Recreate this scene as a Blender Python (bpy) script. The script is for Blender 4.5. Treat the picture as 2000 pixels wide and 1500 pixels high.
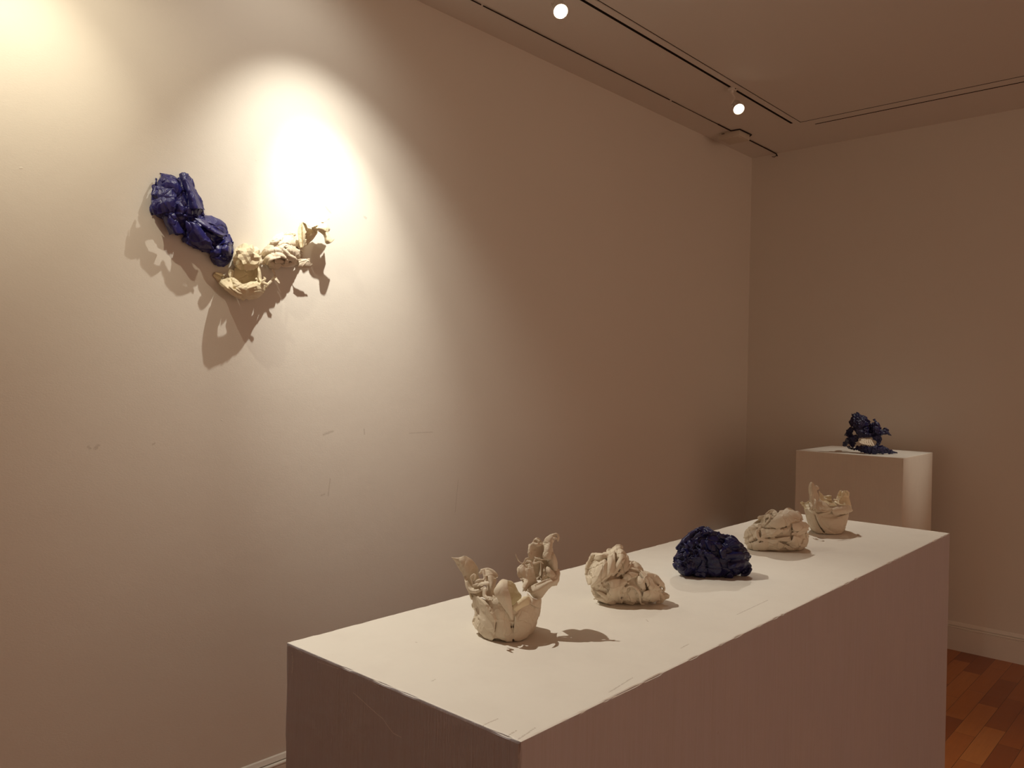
import bpy, bmesh, math, random
import numpy as np
from math import sin, cos, pi, radians, sqrt
from mathutils import Vector, Matrix

for o in list(bpy.data.objects): bpy.data.objects.remove(o)
SC = bpy.context.scene; COL = SC.collection
# ------------------------------------------------------------------ camera
FPX, YAW, PITCH, ROLL, HC = 1567.81, 0.7421, -0.0068, 0.0178, 1.53
Fv = np.array([-sin(YAW)*cos(PITCH), cos(YAW)*cos(PITCH), sin(PITCH)])
r0 = np.array([cos(YAW), sin(YAW), 0.]); u0 = np.cross(r0, Fv)
Rv = r0*cos(ROLL)+u0*sin(ROLL); Uv = -r0*sin(ROLL)+u0*cos(ROLL)
CAM = np.array([0, 0, HC])
cd = bpy.data.cameras.new('camera'); cam = bpy.data.objects.new('camera', cd); COL.objects.link(cam)
cd.sensor_width = 36; cd.lens = FPX/2000*36; cd.clip_start = .02
M = Matrix(((Rv[0], Uv[0], -Fv[0], 0), (Rv[1], Uv[1], -Fv[1], 0), (Rv[2], Uv[2], -Fv[2], HC), (0, 0, 0, 1)))
cam.matrix_world = M; SC.camera = cam
# ------------------------------------------------------------------ world, exposure
SC.view_settings.view_transform = 'Standard'; SC.view_settings.look = 'None'
SC.view_settings.gamma = 1; SC.view_settings.use_curve_mapping = False
SC.view_settings.exposure = 0.0
w = bpy.data.worlds.new('room_glow'); SC.world = w; w.use_nodes = True
w.node_tree.nodes['Background'].inputs[0].default_value = (1.0, .63, .43, 1)
w.node_tree.nodes['Background'].inputs[1].default_value = .82
# ------------------------------------------------------------------ spot lamps of the track
W, D, H = -2.554, 5.196, 3.0825          # wall_left x, wall_back y, ceiling z
TRX = -2.03
WARM = (1.0, .94, .81)
def spot(name, loc, aim, watts, deg, blend, radius=.012, col=WARM):
    l = bpy.data.lights.new(name, 'SPOT'); l.energy = watts; l.spot_size = radians(deg); l.spot_blend = blend
    l.shadow_soft_size = radius; l.color = col
    o = bpy.data.objects.new(name, l); COL.objects.link(o); o.location = loc
    o.rotation_euler = (Vector(aim)-Vector(loc)).to_track_quat('-Z', 'Y').to_euler(); return o
LAMPS = dict(
    wall_a=((TRX, 1.52, 2.95), (-2.554, 1.62, 1.95)),
    wall_b=((TRX, .54, 2.95), (-2.554, .85, 1.95)),
    top_a=((TRX, 2.46, 2.975), (-1.05, 1.9, 1.0)),
    top_b=((TRX, .80, 2.95), (-1.10, 1.25, 1.0)),
    low=((TRX, 3.967, 2.975), (-.9, 2.4, .9)),
    far=((-.30, 4.72, 2.95), (-1.55, 4.72, 1.15)),
)
def L(k, name, watts, deg, blend=1.0, radius=.012, aim=None, col=WARM):
    spot(name, LAMPS[k][0], aim or LAMPS[k][1], watts, deg, blend, radius, col)
L('wall_a', 'spot_light', 56, 84, 1.0, aim=(-2.554, 1.76, 1.66))
L('wall_a', 'spot_light', 66, 44, 1.0, aim=(-2.554, 1.79, 1.92))
L('wall_b', 'spot_light', 20, 98, 1.0, aim=(-2.554, .86, 2.10), col=(1.0, .89, .66))
L('wall_b', 'spot_light', 20, 50, 1.0, aim=(-2.554, .74, 2.28), col=(1.0, .89, .66))
L('wall_a', 'spot_light', 4, 130, .7, aim=(-2.554, 1.50, 2.35))
L('wall_b', 'spot_light', 4, 130, .7, aim=(-2.554, .95, 2.35), col=(1.0, .89, .66))
L('top_a', 'spot_light', 370, 72, .8, aim=(-1.05, 2.95, 1.0))
L('top_b', 'spot_light', 122, 60, .8)
L('low', 'spot_light', 125, 60, .9, aim=(-.95, 3.0, .9))
L('far', 'spot_light', 70, 22, .8, aim=(-1.52, 4.74, 1.15))

# ------------------------------------------------------------------ numeric helpers
def ray(x, y): return Fv+Rv*(x-1000)/FPX+Uv*(750-y)/FPX
def onz(x, y, z): d = ray(x, y); return CAM+d*(z-HC)/d[2]
def onx(x, y, X): d = ray(x, y); return CAM+d*X/d[0]
def ony(x, y, Y): d = ray(x, y); return CAM+d*Y/d[1]
def depth(p): return float((np.asarray(p)-CAM)@Fv)

def hash3(i, j, k, s):
    h = (i*374761393+j*668265263+k*2147483647+s*1274126177) & 0xffffffff
    h = ((h ^ (h >> 13))*1274126177) & 0xffffffff
    return ((h ^ (h >> 16)) & 0xffff)/65535.0*2-1
def vnoise(P, f, s=0):
    Q = P*f; I = np.floor(Q).astype(np.int64); T = Q-I; T = T*T*(3-2*T); out = 0
    for a in (0, 1):
        for b in (0, 1):
            for c in (0, 1):
                wgt = (T[:, 0] if a else 1-T[:, 0])*(T[:, 1] if b else 1-T[:, 1])*(T[:, 2] if c else 1-T[:, 2])
                out = out+wgt*hash3(I[:, 0]+a, I[:, 1]+b, I[:, 2]+c, s)
    return out
def vec_noise(P, f, s): return np.stack([vnoise(P, f, s+11*i) for i in range(3)], 1)
def tri(x): return 4*np.abs(x-np.floor(x+.5))-1
def crumple(P, f, s, n=5, warp=.25):
    """polyhedral crumple: summed triangle waves along random directions"""
    rng = np.random.RandomState(s); Q = P+vec_noise(P, f*.8, s)*warp/f; out = 0
    for i in range(n):
        d = rng.normal(size=3); d /= np.linalg.norm(d)
        out = out+tri(Q@d*f*rng.uniform(.6, 1.6)+rng.rand())/n**.5
    return out
def cr(P, n):
    """Catmull-Rom through rows of P, n samples per span"""
    P = np.asarray(P, float); E = np.vstack([2*P[0]-P[1], P, 2*P[-1]-P[-2]]); out = []
    for i in range(1, len(E)-2):
        a, b, c, d = E[i-1], E[i], E[i+1], E[i+2]
        for t in np.arange(n)/n:
            out.append(.5*((2*b)+(-a+c)*t+(2*a-5*b+4*c-d)*t*t+(-a+3*b-3*c+d)*t**3))
    out.append(P[-1]); return np.array(out)

# ------------------------------------------------------------------ object helpers
def link(name, verts, faces, mat=None, parent=None, smooth=True, auto=None):
    me = bpy.data.meshes.new(name); me.from_pydata([tuple(v) for v in verts], [], [tuple(int(i) for i in f) for f in faces])
    me.update(); o = bpy.data.objects.new(name, me); COL.objects.link(o)
    if mat: me.materials.append(mat)
    if smooth:
        me.polygons.foreach_set('use_smooth', [True]*len(me.polygons))
        if auto:
            me.set_sharp_from_angle(angle=radians(auto))
    if parent:
        o.parent = parent; o.matrix_parent_inverse = Matrix.Translation(-Vector(parent.location)) if not parent.rotation_euler.z else parent.matrix_world.inverted()
    return o
def tag(o, label=None, cat=None, group=None, kind=None):
    if label: o['label'] = label
    if cat: o['category'] = cat
    if group: o['group'] = group
    if kind: o['kind'] = kind
    return o
def empty(name, loc):
    o = bpy.data.objects.new(name, None); COL.objects.link(o); o.location = loc; o.empty_display_size = .05; return o
class MB:
    def __init__(s): s.v = []; s.f = []; s.n = 0
    def add(s, v, f):
        v = np.asarray(v, float); s.v.append(v); s.f += [[i+s.n for i in q] for q in f]; s.n += len(v)
    def box(s, a, b):
        (x0, y0, z0), (x1, y1, z1) = a, b
        v = [(x0, y0, z0), (x1, y0, z0), (x1, y1, z0), (x0, y1, z0), (x0, y0, z1), (x1, y0, z1), (x1, y1, z1), (x0, y1, z1)]
        s.add(v, [(0, 3, 2, 1), (4, 5, 6, 7), (0, 1, 5, 4), (1, 2, 6, 5), (2, 3, 7, 6), (3, 0, 4, 7)])
    def lathe(s, prof, origin, axis, n=28, cap=True):
        ax = Vector(axis).normalized(); q = ax.to_track_quat('Z', 'Y').to_matrix(); v = []; f = []
        for (r, z) in prof:
            for i in range(n):
                a = 2*pi*i/n; v.append(Vector(origin)+q @ Vector((r*cos(a), r*sin(a), z)))
        for j in range(len(prof)-1):
            for i in range(n):
                k = (i+1) % n; f.append((j*n+i, j*n+k, (j+1)*n+k, (j+1)*n+i))
        if cap: f.append(tuple(range(n))[::-1]); f.append(tuple((len(prof)-1)*n+i for i in range(n)))
        s.add([tuple(p) for p in v], f)
    def build(s, name, mat, parent=None, smooth=False, auto=35): return link(name, np.vstack(s.v), s.f, mat, parent, smooth, auto)

# ------------------------------------------------------------------ materials
def nt(name, base, rough=.6, spec=.4):
    m = bpy.data.materials.new(name); m.use_nodes = True; t = m.node_tree; b = t.nodes['Principled BSDF']
    b.inputs['Base Color'].default_value = (*base, 1); b.inputs['Roughness'].default_value = rough
    b.inputs['Specular IOR Level'].default_value = spec
    return m, t, b
def N(t, typ, **k):
    n = t.nodes.new(typ)
    for a, b in k.items(): setattr(n, a, b)
    return n
def noise(t, co, scale, detail=4, rough=.5):
    n = N(t, 'ShaderNodeTexNoise'); n.inputs['Scale'].default_value = scale; n.inputs['Detail'].default_value = detail
    n.inputs['Roughness'].default_value = rough; t.links.new(co, n.inputs['Vector']); return n.outputs['Fac']
def mapping(t, co, sc): 
    m = N(t, 'ShaderNodeMapping'); m.inputs['Scale'].default_value = sc; t.links.new(co, m.inputs['Vector']); return m.outputs[0]
def ramp(t, fac, stops):
    r = N(t, 'ShaderNodeValToRGB'); e = r.color_ramp.elements
    while len(e) < len(stops): e.new(.5)
    for i, (p, c) in enumerate(stops): e[i].position = p; e[i].color = (*c, 1) if len(c) == 3 else c
    t.links.new(fac, r.inputs[0]); return r.outputs[0]
def math_(t, op, a, b=None, c=None, clamp=False):
    n = N(t, 'ShaderNodeMath', operation=op, use_clamp=clamp)
    for i, x in enumerate((a, b, c)):
        if x is None: continue
        if isinstance(x, (int, float)): n.inputs[i].default_value = x
        else: t.links.new(x, n.inputs[i])
    return n.outputs[0]
def mix(t, f, a, b):
    n = N(t, 'ShaderNodeMix', data_type='RGBA')
    if isinstance(f, (int, float)): n.inputs[0].default_value = f
    else: t.links.new(f, n.inputs[0])
    for i, x in ((6, a), (7, b)):
        if isinstance(x, tuple): n.inputs[i].default_value = (*x, 1)
        else: t.links.new(x, n.inputs[i])
    return n.outputs[2]
def bump(t, b, hs, dist=.002, strength=1):
    prev = None
    for (h, d) in hs:
        n = N(t, 'ShaderNodeBump'); n.inputs['Distance'].default_value = d; n.inputs['Strength'].default_value = strength
        t.links.new(h, n.inputs['Height'])
        if prev: t.links.new(prev, n.inputs['Normal'])
        prev = n.outputs[0]
    t.links.new(prev, b.inputs['Normal'])
def seg_mark(t, co, a, b, width):
    """soft 0..1 mask around the segment a-b (a scuff with a place of its own)"""
    a = Vector(a); b = Vector(b); ab = b-a
    s = N(t, 'ShaderNodeVectorMath', operation='SUBTRACT'); t.links.new(co, s.inputs[0]); s.inputs[1].default_value = a
    d = N(t, 'ShaderNodeVectorMath', operation='DOT_PRODUCT'); t.links.new(s.outputs[0], d.inputs[0]); d.inputs[1].default_value = ab/max(ab.length_squared, 1e-9)
    k = math_(t, 'MINIMUM', math_(t, 'MAXIMUM', d.outputs['Value'], 0.0), 1.0)
    q = N(t, 'ShaderNodeVectorMath', operation='SCALE'); q.inputs[0].default_value = ab; t.links.new(k, q.inputs['Scale'])
    e = N(t, 'ShaderNodeVectorMath', operation='DISTANCE'); t.links.new(s.outputs[0], e.inputs[0]); t.links.new(q.outputs[0], e.inputs[1])
    return math_(t, 'SUBTRACT', 1.0, math_(t, 'DIVIDE', e.outputs['Value'], width), clamp=True)
def coords(t): return N(t, 'ShaderNodeTexCoord').outputs['Object']

PAINT = (.80, .765, .70)
m_wall, t, b = nt('wall_paint', PAINT, .55, .25); co = coords(t)
big = noise(t, co, 1.3, 3); col = mix(t, big, (.80, .765, .70), (.77, .735, .665))
sp = noise(t, co, 60, 5, .7)
marks = None
WM = [((172, 872), (176, 876), .012), ((186, 876), (192, 870), .016), ((298, 868), (302, 866), .010), ((632, 849), (650, 842), .014), ((711, 838), (712, 848), .010),
      ((712, 424), (715, 426), .016), ((627, 968), (634, 965), .010), ((895, 938), (889, 1000), .005), ((645, 935), (641, 968), .008), ((800, 846), (845, 844), .006), ((636, 404), (646, 416), .010)]
for (p, q, wd) in WM:
    k = seg_mark(t, co, onx(*p, W), onx(*q, W), wd); marks = k if marks is None else math_(t, 'MAXIMUM', marks, k)
mk = math_(t, 'MULTIPLY', math_(t, 'GREATER_THAN', math_(t, 'MULTIPLY', marks, noise(t, co, 260, 3, .8)), .36), .30)
col = mix(t, mk, col, (.32, .27, .22)); t.links.new(col, b.inputs['Base Color'])
pimp = math_(t, 'GREATER_THAN', noise(t, co, 45, 2, .4), .76)
fine = noise(t, mapping(t, co, (1, 1, 2.2)), 160, 4, .6)
bump(t, b, [(noise(t, co, 6, 3, .5), .0018), (fine, .00028), (ramp(t, noise(t, co, 42, 2, .4), [(.78, (0, 0, 0)), (.84, (1, 1, 1))]), .0006)])
m_ceil, t, b = nt('ceiling_paint', (.78, .74, .68), .7, .2); co = coords(t)
bump(t, b, [(noise(t, co, 30, 4), .0008)])
m_trim, t, b = nt('trim_paint', (.80, .765, .70), .45, .35); co = coords(t); bump(t, b, [(noise(t, co, 40, 4), .0008)])
m_dark, _, _ = nt('track_slot_black', (.012, .009, .008), .8, .1)
m_white, _, _ = nt('lamp_white_enamel', (.78, .74, .68), .35, .5)
m_box, _, _ = nt('sensor_box_plastic', (.66, .60, .50), .5, .3)
m_black, _, _ = nt('screw_black', (.02, .018, .016), .5, .3)
m_cable, _, _ = nt('cable_black', (.02, .014, .012), .7, .2)
# parquet: blocks 0.29 x 0.075, ends staggered course by course
m_floor, t, b = nt('parquet', (.3, .1, .03), .32, .5); co = coords(t)
mp = N(t, 'ShaderNodeMapping'); mp.inputs['Rotation'].default_value = (0, 0, pi/2); t.links.new(co, mp.inputs['Vector'])
br = N(t, 'ShaderNodeTexBrick'); t.links.new(mp.outputs[0], br.inputs['Vector'])
br.offset = .37; br.squash = 1; br.inputs['Scale'].default_value = 1; br.inputs['Brick Width'].default_value = .44; br.inputs['Row Height'].default_value = .085
br.inputs['Mortar Size'].default_value = .0008; br.inputs['Mortar Smooth'].default_value = .1; br.inputs['Bias'].default_value = 0
br.inputs['Color1'].default_value = (0, 0, 0, 1); br.inputs['Color2'].default_value = (1, 1, 1, 1); br.inputs['Mortar'].default_value = (.2, .2, .2, 1)
tone = ramp(t, br.outputs['Color'], [(0, (.26, .06, .010)), (.35, (.38, .10, .018)), (.7, (.46, .14, .026)), (1, (.56, .20, .045))])
gr = noise(t, mapping(t, co, (60, 3, 1)), 1.5, 6, .6)
tone = mix(t, math_(t, 'MULTIPLY', gr, .55), tone, (.20, .055, .015))
tone = mix(t, br.outputs['Fac'], tone, (.03, .01, .005)); t.links.new(tone, b.inputs['Base Color'])
bump(t, b, [(math_(t, 'SUBTRACT', 1.0, br.outputs['Fac']), .0008), (noise(t, co, 5, 2), .002)])
def plinth_mat(name, streak, marks_, side_shade=1.0):
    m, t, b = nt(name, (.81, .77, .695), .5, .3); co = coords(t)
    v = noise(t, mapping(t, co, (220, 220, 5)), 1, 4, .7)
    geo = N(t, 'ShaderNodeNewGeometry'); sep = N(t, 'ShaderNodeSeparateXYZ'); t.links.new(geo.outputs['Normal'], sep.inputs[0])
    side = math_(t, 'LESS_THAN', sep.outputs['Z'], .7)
    col = mix(t, math_(t, 'MULTIPLY', math_(t, 'MULTIPLY', side, ramp(t, v, [(.42, (0, 0, 0)), (.75, (1, 1, 1))])), streak), mix(t, side, (.81, .77, .695), tuple(c*side_shade for c in (.78, .74, .79)) if side_shade < 1 else (.78, .73, .63)), (.42, .38, .34))  # same paint all round; shade of the side faces is put into their colour
    blot = ramp(t, noise(t, co, 6, 5, .65), [(.45, (0, 0, 0)), (.7, (1, 1, 1))])
    col = mix(t, math_(t, 'MULTIPLY', blot, .16), col, (.62, .56, .50))
    k = None
    for (p, q, wd) in marks_:
        s_ = seg_mark(t, co, p, q, wd); k = s_ if k is None else math_(t, 'MAXIMUM', k, s_)
    if k is not None:
        k = math_(t, 'MULTIPLY', math_(t, 'GREATER_THAN', math_(t, 'MULTIPLY', k, noise(t, co, 420, 3, .8)), .44), .55)
        col = mix(t, k, col, (.86, .82, .78))
        k2 = None
        for (p, q) in SCRATCH:
            s_ = seg_mark(t, co, p, q, .0011); k2 = s_ if k2 is None else math_(t, 'MAXIMUM', k2, s_)
        k3 = None
        for (p, q) in TOPM:
            loc = lambda P: ((P[0]-BP[0])*cos(BP[5])+(P[1]-BP[1])*sin(BP[5]), -(P[0]-BP[0])*sin(BP[5])+(P[1]-BP[1])*cos(BP[5]), P[2])
            s_ = seg_mark(t, co, loc(p), loc(q), .006); k3 = s_ if k3 is None else math_(t, 'MAXIMUM', k3, s_)
        col = mix(t, math_(t, 'MULTIPLY', math_(t, 'GREATER_THAN', math_(t, 'MULTIPLY', k3, noise(t, co, 350, 3, .8)), .40), .55), col, (.40, .33, .27))
        col = mix(t, math_(t, 'MULTIPLY', math_(t, 'MULTIPLY', k2, math_(t, 'ADD', .3, noise(t, co, 90, 2, .6))), .9), col, (.88, .84, .80))
    spk = math_(t, 'GREATER_THAN', noise(t, co, 70, 3, .5), .775)
    col = mix(t, math_(t, 'MULTIPLY', spk, .6), col, (.35, .28, .22))
    t.links.new(col, b.inputs['Base Color'])
    bump(t, b, [(math_(t, 'MULTIPLY', v, side), .0012), (noise(t, co, 25, 4), .0008)])
    return m
# clay
def clay(name, c1, c2, rough, spec, bs=1.0, sub=0):
    m, t, b = nt(name, c1, rough, spec); co = coords(t)
    col = mix(t, noise(t, co, 18, 3), c1, c2); t.links.new(col, b.inputs['Base Color'])
    if sub: b.inputs['Subsurface Weight'].default_value = sub; b.inputs['Subsurface Radius'].default_value = (.006, .004, .002); b.inputs['Subsurface Scale'].default_value = 1
    bump(t, b, [(noise(t, co, 90, 4, .6), .0012*bs), (noise(t, co, 420, 3, .6), .0003*bs)])
    return m
m_cream = clay('unglazed_cream_clay', (.72, .63, .50), (.64, .55, .42), .62, .3)
m_ivory = clay('pale_yellow_clay', (.80, .71, .51), (.74, .64, .43), .5, .35)
m_blue = clay('glossy_ultramarine_glaze', (.022, .022, .165), (.015, .015, .11), .30, .55, 1.6)
m_navy = clay('dark_ultramarine_glaze', (.008, .008, .065), (.005, .005, .04), .36, .45, 1.6)
# ================================================================== ROOM
def struct(name, mb, mat, smooth=False):
    return tag(mb.build(name, mat, smooth=smooth), kind='structure')
FX, FY = 4.8, -2.6                                   # how far the room is built towards the photographer
mb = MB(); mb.box((W-.2, FY, -.2), (FX, D+.2, 0)); struct('floor', mb, m_floor)
mb = MB(); mb.box((W-.2, FY, H), (FX, D+.2, H+.2)); struct('ceiling', mb, m_ceil)
mb = MB(); mb.box((W-.2, FY, 0), (W, D+.2, H)); struct('wall_left', mb, m_wall)
mb = MB(); mb.box((W, D, 0), (FX, D+.2, H)); struct('wall_back', mb, m_wall)
mb = MB(); mb.box((W, FY-.2, 0), (FX, FY, H)); struct('wall_front', mb, m_wall)
PROF = [(0, .162), (.004, .158), (.010, .1425), (.004, .1405), (.004, .1385), (.016, .1375), (.0185, .134), (.0185, .131), (.0145, .129), (.0145, .127), (.018, .125), (.018, .0), (0, 0)]
def baseboard(name, along, a, b):
    v = []; n = len(PROF); st = 40
    rng = random.Random(3)
    for i in range(st+1):
        s = a+(b-a)*i/st
        for (tk, z) in PROF:
            v.append((W+tk, s, z) if along == 'y' else (s, D-tk, z))
    f = [(i*n+j, i*n+(j+1) % n, (i+1)*n+(j+1) % n, (i+1)*n+j) for i in range(st) for j in range(n)]
    f += [tuple(range(n)), tuple(range(st*n, st*n+n))[::-1]]
    o = link(name, v, f, m_trim, smooth=False); tag(o, kind='structure')
baseboard('baseboard_left', 'y', FY, D); baseboard('baseboard_back', 'x', W+.018, FX)
# shadow gap of the ceiling panel (thin dark groove)
RX, RY, TY = -1.9855, 4.6586, 4.7384
def strips(mb, segs, z0=H-.0012):
    for (a, b) in segs: mb.box((a[0], a[1], z0), (b[0], b[1], H+.002))
mb = MB(); strips(mb, [((RX-.0015, FY), (RX+.0015, RY)), ((RX-.0015, RY-.002), (FX, RY+.002))]); struct('trim_1', mb, m_dark)
# lighting tracks: pale rail flush in the ceiling with a dark slot
yA = onz(1427, 168, H)[1]; yB = onz(1437, 173, H)[1]; yC = onz(1545, 240, H)[1]; xA = onz(1592, 241, H)[0]
lamp_ys = [2.46]
tr = empty('lighting_track', (TRX, 1.5, H)); tag(tr, 'long ceiling track running parallel to the left wall, with two lamps hanging from it', 'lighting track')
mb = MB(); mb.box((TRX-.017, FY, H-.003), (RX-.006, yC+.03, H+.002)); mb.build('rail', m_ceil, tr)
mb = MB(); strips(mb, [((TRX-.0065, FY), (TRX+.0065, 2.445)), ((TRX-.0065, 2.485), (TRX+.0065, yA)), ((TRX-.0065, yB), (TRX+.0065, yC))], H-.0045); mb.build('slot', m_dark, tr)
tr = empty('lighting_track', (0, TY, H)); tag(tr, 'ceiling track running parallel to the back wall, without any lamp in view', 'lighting track')
mb = MB(); mb.box((xA-.03, RY+.006, H-.003), (FX, TY+.014, H+.002)); mb.build('rail', m_ceil, tr)
mb = MB(); strips(mb, [((xA, TY-.004), (FX, TY+.004))], H-.0045); mb.build('slot', m_dark, tr)
# black cable along the ceiling
def tube_path(mb, P, r, n=8):
    P = [Vector(p) for p in P]; v = []; f = []
    for i, p in enumerate(P):
        d = (P[min(i+1, len(P)-1)]-P[max(i-1, 0)]).normalized(); q = d.to_track_quat('Z', 'Y').to_matrix()
        rr = r[i] if isinstance(r, (list, tuple)) else r
        for k in range(n): a = 2*pi*k/n; v.append(p+q @ Vector((rr*cos(a), rr*sin(a), 0)))
    for i in range(len(P)-1):
        for k in range(n): f.append((i*n+k, i*n+(k+1) % n, (i+1)*n+(k+1) % n, (i+1)*n+k))
    f += [tuple(range(n))[::-1], tuple((len(P)-1)*n+k for k in range(n))]
    mb.add([tuple(x) for x in v], f)
def cz(x, y, dz=.003): p = onz(x, y, H); return (p[0], p[1], H-dz)
mb = MB(); SX = -2.374
tube_path(mb, [(SX, FY, H-.0042), (SX, onz(938, 8, H)[1], H-.0042)], .0024)
tube_path(mb, [(SX, onz(943, 10, H)[1], H-.0042), (SX, 2.6, H-.0042), (SX, onz(1311, 193, H)[1], H-.0042)], .0024)
tube_path(mb, [(SX, onz(1316, 195, H)[1], H-.0042), (SX, 4.0, H-.0042), (SX, 4.38, H-.0042)], [.0022, .0016, .0022])
tube_path(mb, [(SX, 4.38, H-.0042), (SX, 4.541, H-.0042), (-2.318, 4.547, H-.0042), (-2.314, 4.695, H-.0042), (SX, 4.75, H-.0042), (SX, 5.10, H-.0042), (SX+.004, D-.02, H-.008), (SX+.006, D-.006, H-.02)], .0034)
lw = [ony(*p, D-.005) for p in [(1516.5, 300), (1516, 304), (1513, 306.5), (1508, 306)]]
tube_path(mb, [tuple(p) for p in lw], .002)
tag(mb.build('cable', m_cable, smooth=True, auto=80), 'thin black cable running along the ceiling close to the left wall', 'cable')
for yy in (onz(940.5, 9, H)[1], onz(1313.5, 194, H)[1]):
    pass
# small box on the ceiling near the corner
bx_ = empty('junction_box', (-2.39, 4.62, H)); tag(bx_, 'small flat pale box fixed to the ceiling near the corner, cable passing round it', 'junction box')
def rbox(a, b, r=.003, seg=2):
    bm = bmesh.new(); bmesh.ops.create_cube(bm, size=1)
    for v in bm.verts: v.co = Vector([(a[i]+b[i])/2+v.co[i]*(b[i]-a[i]) for i in range(3)])
    bmesh.ops.bevel(bm, geom=bm.edges[:], offset=r, segments=seg, affect='EDGES', profile=.5)
    bm.verts.index_update(); v = [tuple(x.co) for x in bm.verts]; f = [[y.index for y in x.verts] for x in bm.faces]; bm.free(); return v, f
mb = MB(); mb.add(*rbox((-2.462, 4.548, H-.040), (-2.322, 4.690, H-.0005), .004)); mb.build('housing', m_box, bx_, smooth=True)
mb = MB(); mb.add(*rbox((-2.455, 4.555, H-.0435), (-2.329, 4.683, H-.0395), .0015)); mb.build('cover', m_box, bx_, smooth=True)
mb = MB(); mb.box((-2.440, 4.5455, H-.012), (-2.420, 4.549, H-.009)); mb.build('shadow_tick', m_dark, bx_)  # small shadow at the box, put in as a dark strip

# ------------------------------------------------------------------ track lamps
def glow(name, strength):
    m = bpy.data.materials.new(name); m.use_nodes = True; t = m.node_tree; t.nodes.remove(t.nodes['Principled BSDF'])
    e = N(t, 'ShaderNodeEmission'); e.inputs[0].default_value = (1, .86, .62, 1); e.inputs[1].default_value = strength
    t.links.new(e.outputs[0], t.nodes['Material Output'].inputs[0]); return m
m_glow = glow('halogen_glow', 9)
def track_lamp(y, head, aim, label):
    """head = centre of the lamp's front glass"""
    root = empty('track_spotlight', (TRX, y, H)); tag(root, label, 'spotlight', None)
    head = Vector(head); ax = (Vector(aim)-head).normalized()
    mb = MB(); mb.add(*rbox((TRX-.017, y-.022, H-.017), (TRX+.017, y+.022, H-.003), .003)); mb.lathe([(.008, 0), (.008, .012)], (TRX, y, H-.029), (0, 0, 1), 16)
    ad = mb.build('track_adapter', m_white, root, smooth=True)
    mb = MB(); mb.lathe([(.0025, 0), (.0025, .004)], (TRX+.017, y, H-.010), (1, 0, 0), 10); mb.build('screw', m_black, ad)
    back = head-ax*.058; piv = head-ax*.035
    side = ax.cross(Vector((0, 0, 1))).normalized(); top = Vector((TRX, y, H-.028))
    mb = MB(); tube_path(mb, [top, top.lerp(piv, .5)+Vector((0, 0, .008)), piv+side*.031+Vector((0, 0, .012)), piv+side*.031], .0035, 10)
    mb.lathe([(.006, 0), (.006, .008)], piv+side*.026, side, 14); mb.build('arm', m_white, root, smooth=True)
    mb = MB(); prof = [(.010, -.070), (.020, -.066), (.0255, -.052), (.027, -.030), (.029, -.004), (.030, .002), (.0285, .002), (.027, -.003), (.025, -.010)]
    mb.lathe(prof, head, ax, 32, cap=False); mb.lathe([(.0001, -.0705), (.010, -.070)], head, ax, 32, cap=False); h = mb.build('lamp_head', m_white, root, smooth=True, auto=50)
    mb = MB(); mb.lathe([(.0001, .0012), (.010, .0008), (.020, -.0005), (.0262, -.003)], head, ax, 32, cap=False); mb.build('bulb', m_glow, h, smooth=True)
h1 = LAMPS['top_a'][0]; h2 = LAMPS['low'][0]
def at_axis(px, py, X): return onx(px, py, X)
p1 = at_axis(1095, 22, TRX+.01); p2 = at_axis(1443, 213, TRX+.02)
track_lamp(p1[1]+.0, tuple(p1), (-.75, 1.5, 1.3), 'white track spotlight with glowing bulb, the larger one at the top edge')
track_lamp((yA+yB)/2, tuple(p2), (-.6, 2.6, 1.2), 'white track spotlight with glowing bulb, the smaller one towards the far corner')

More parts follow.
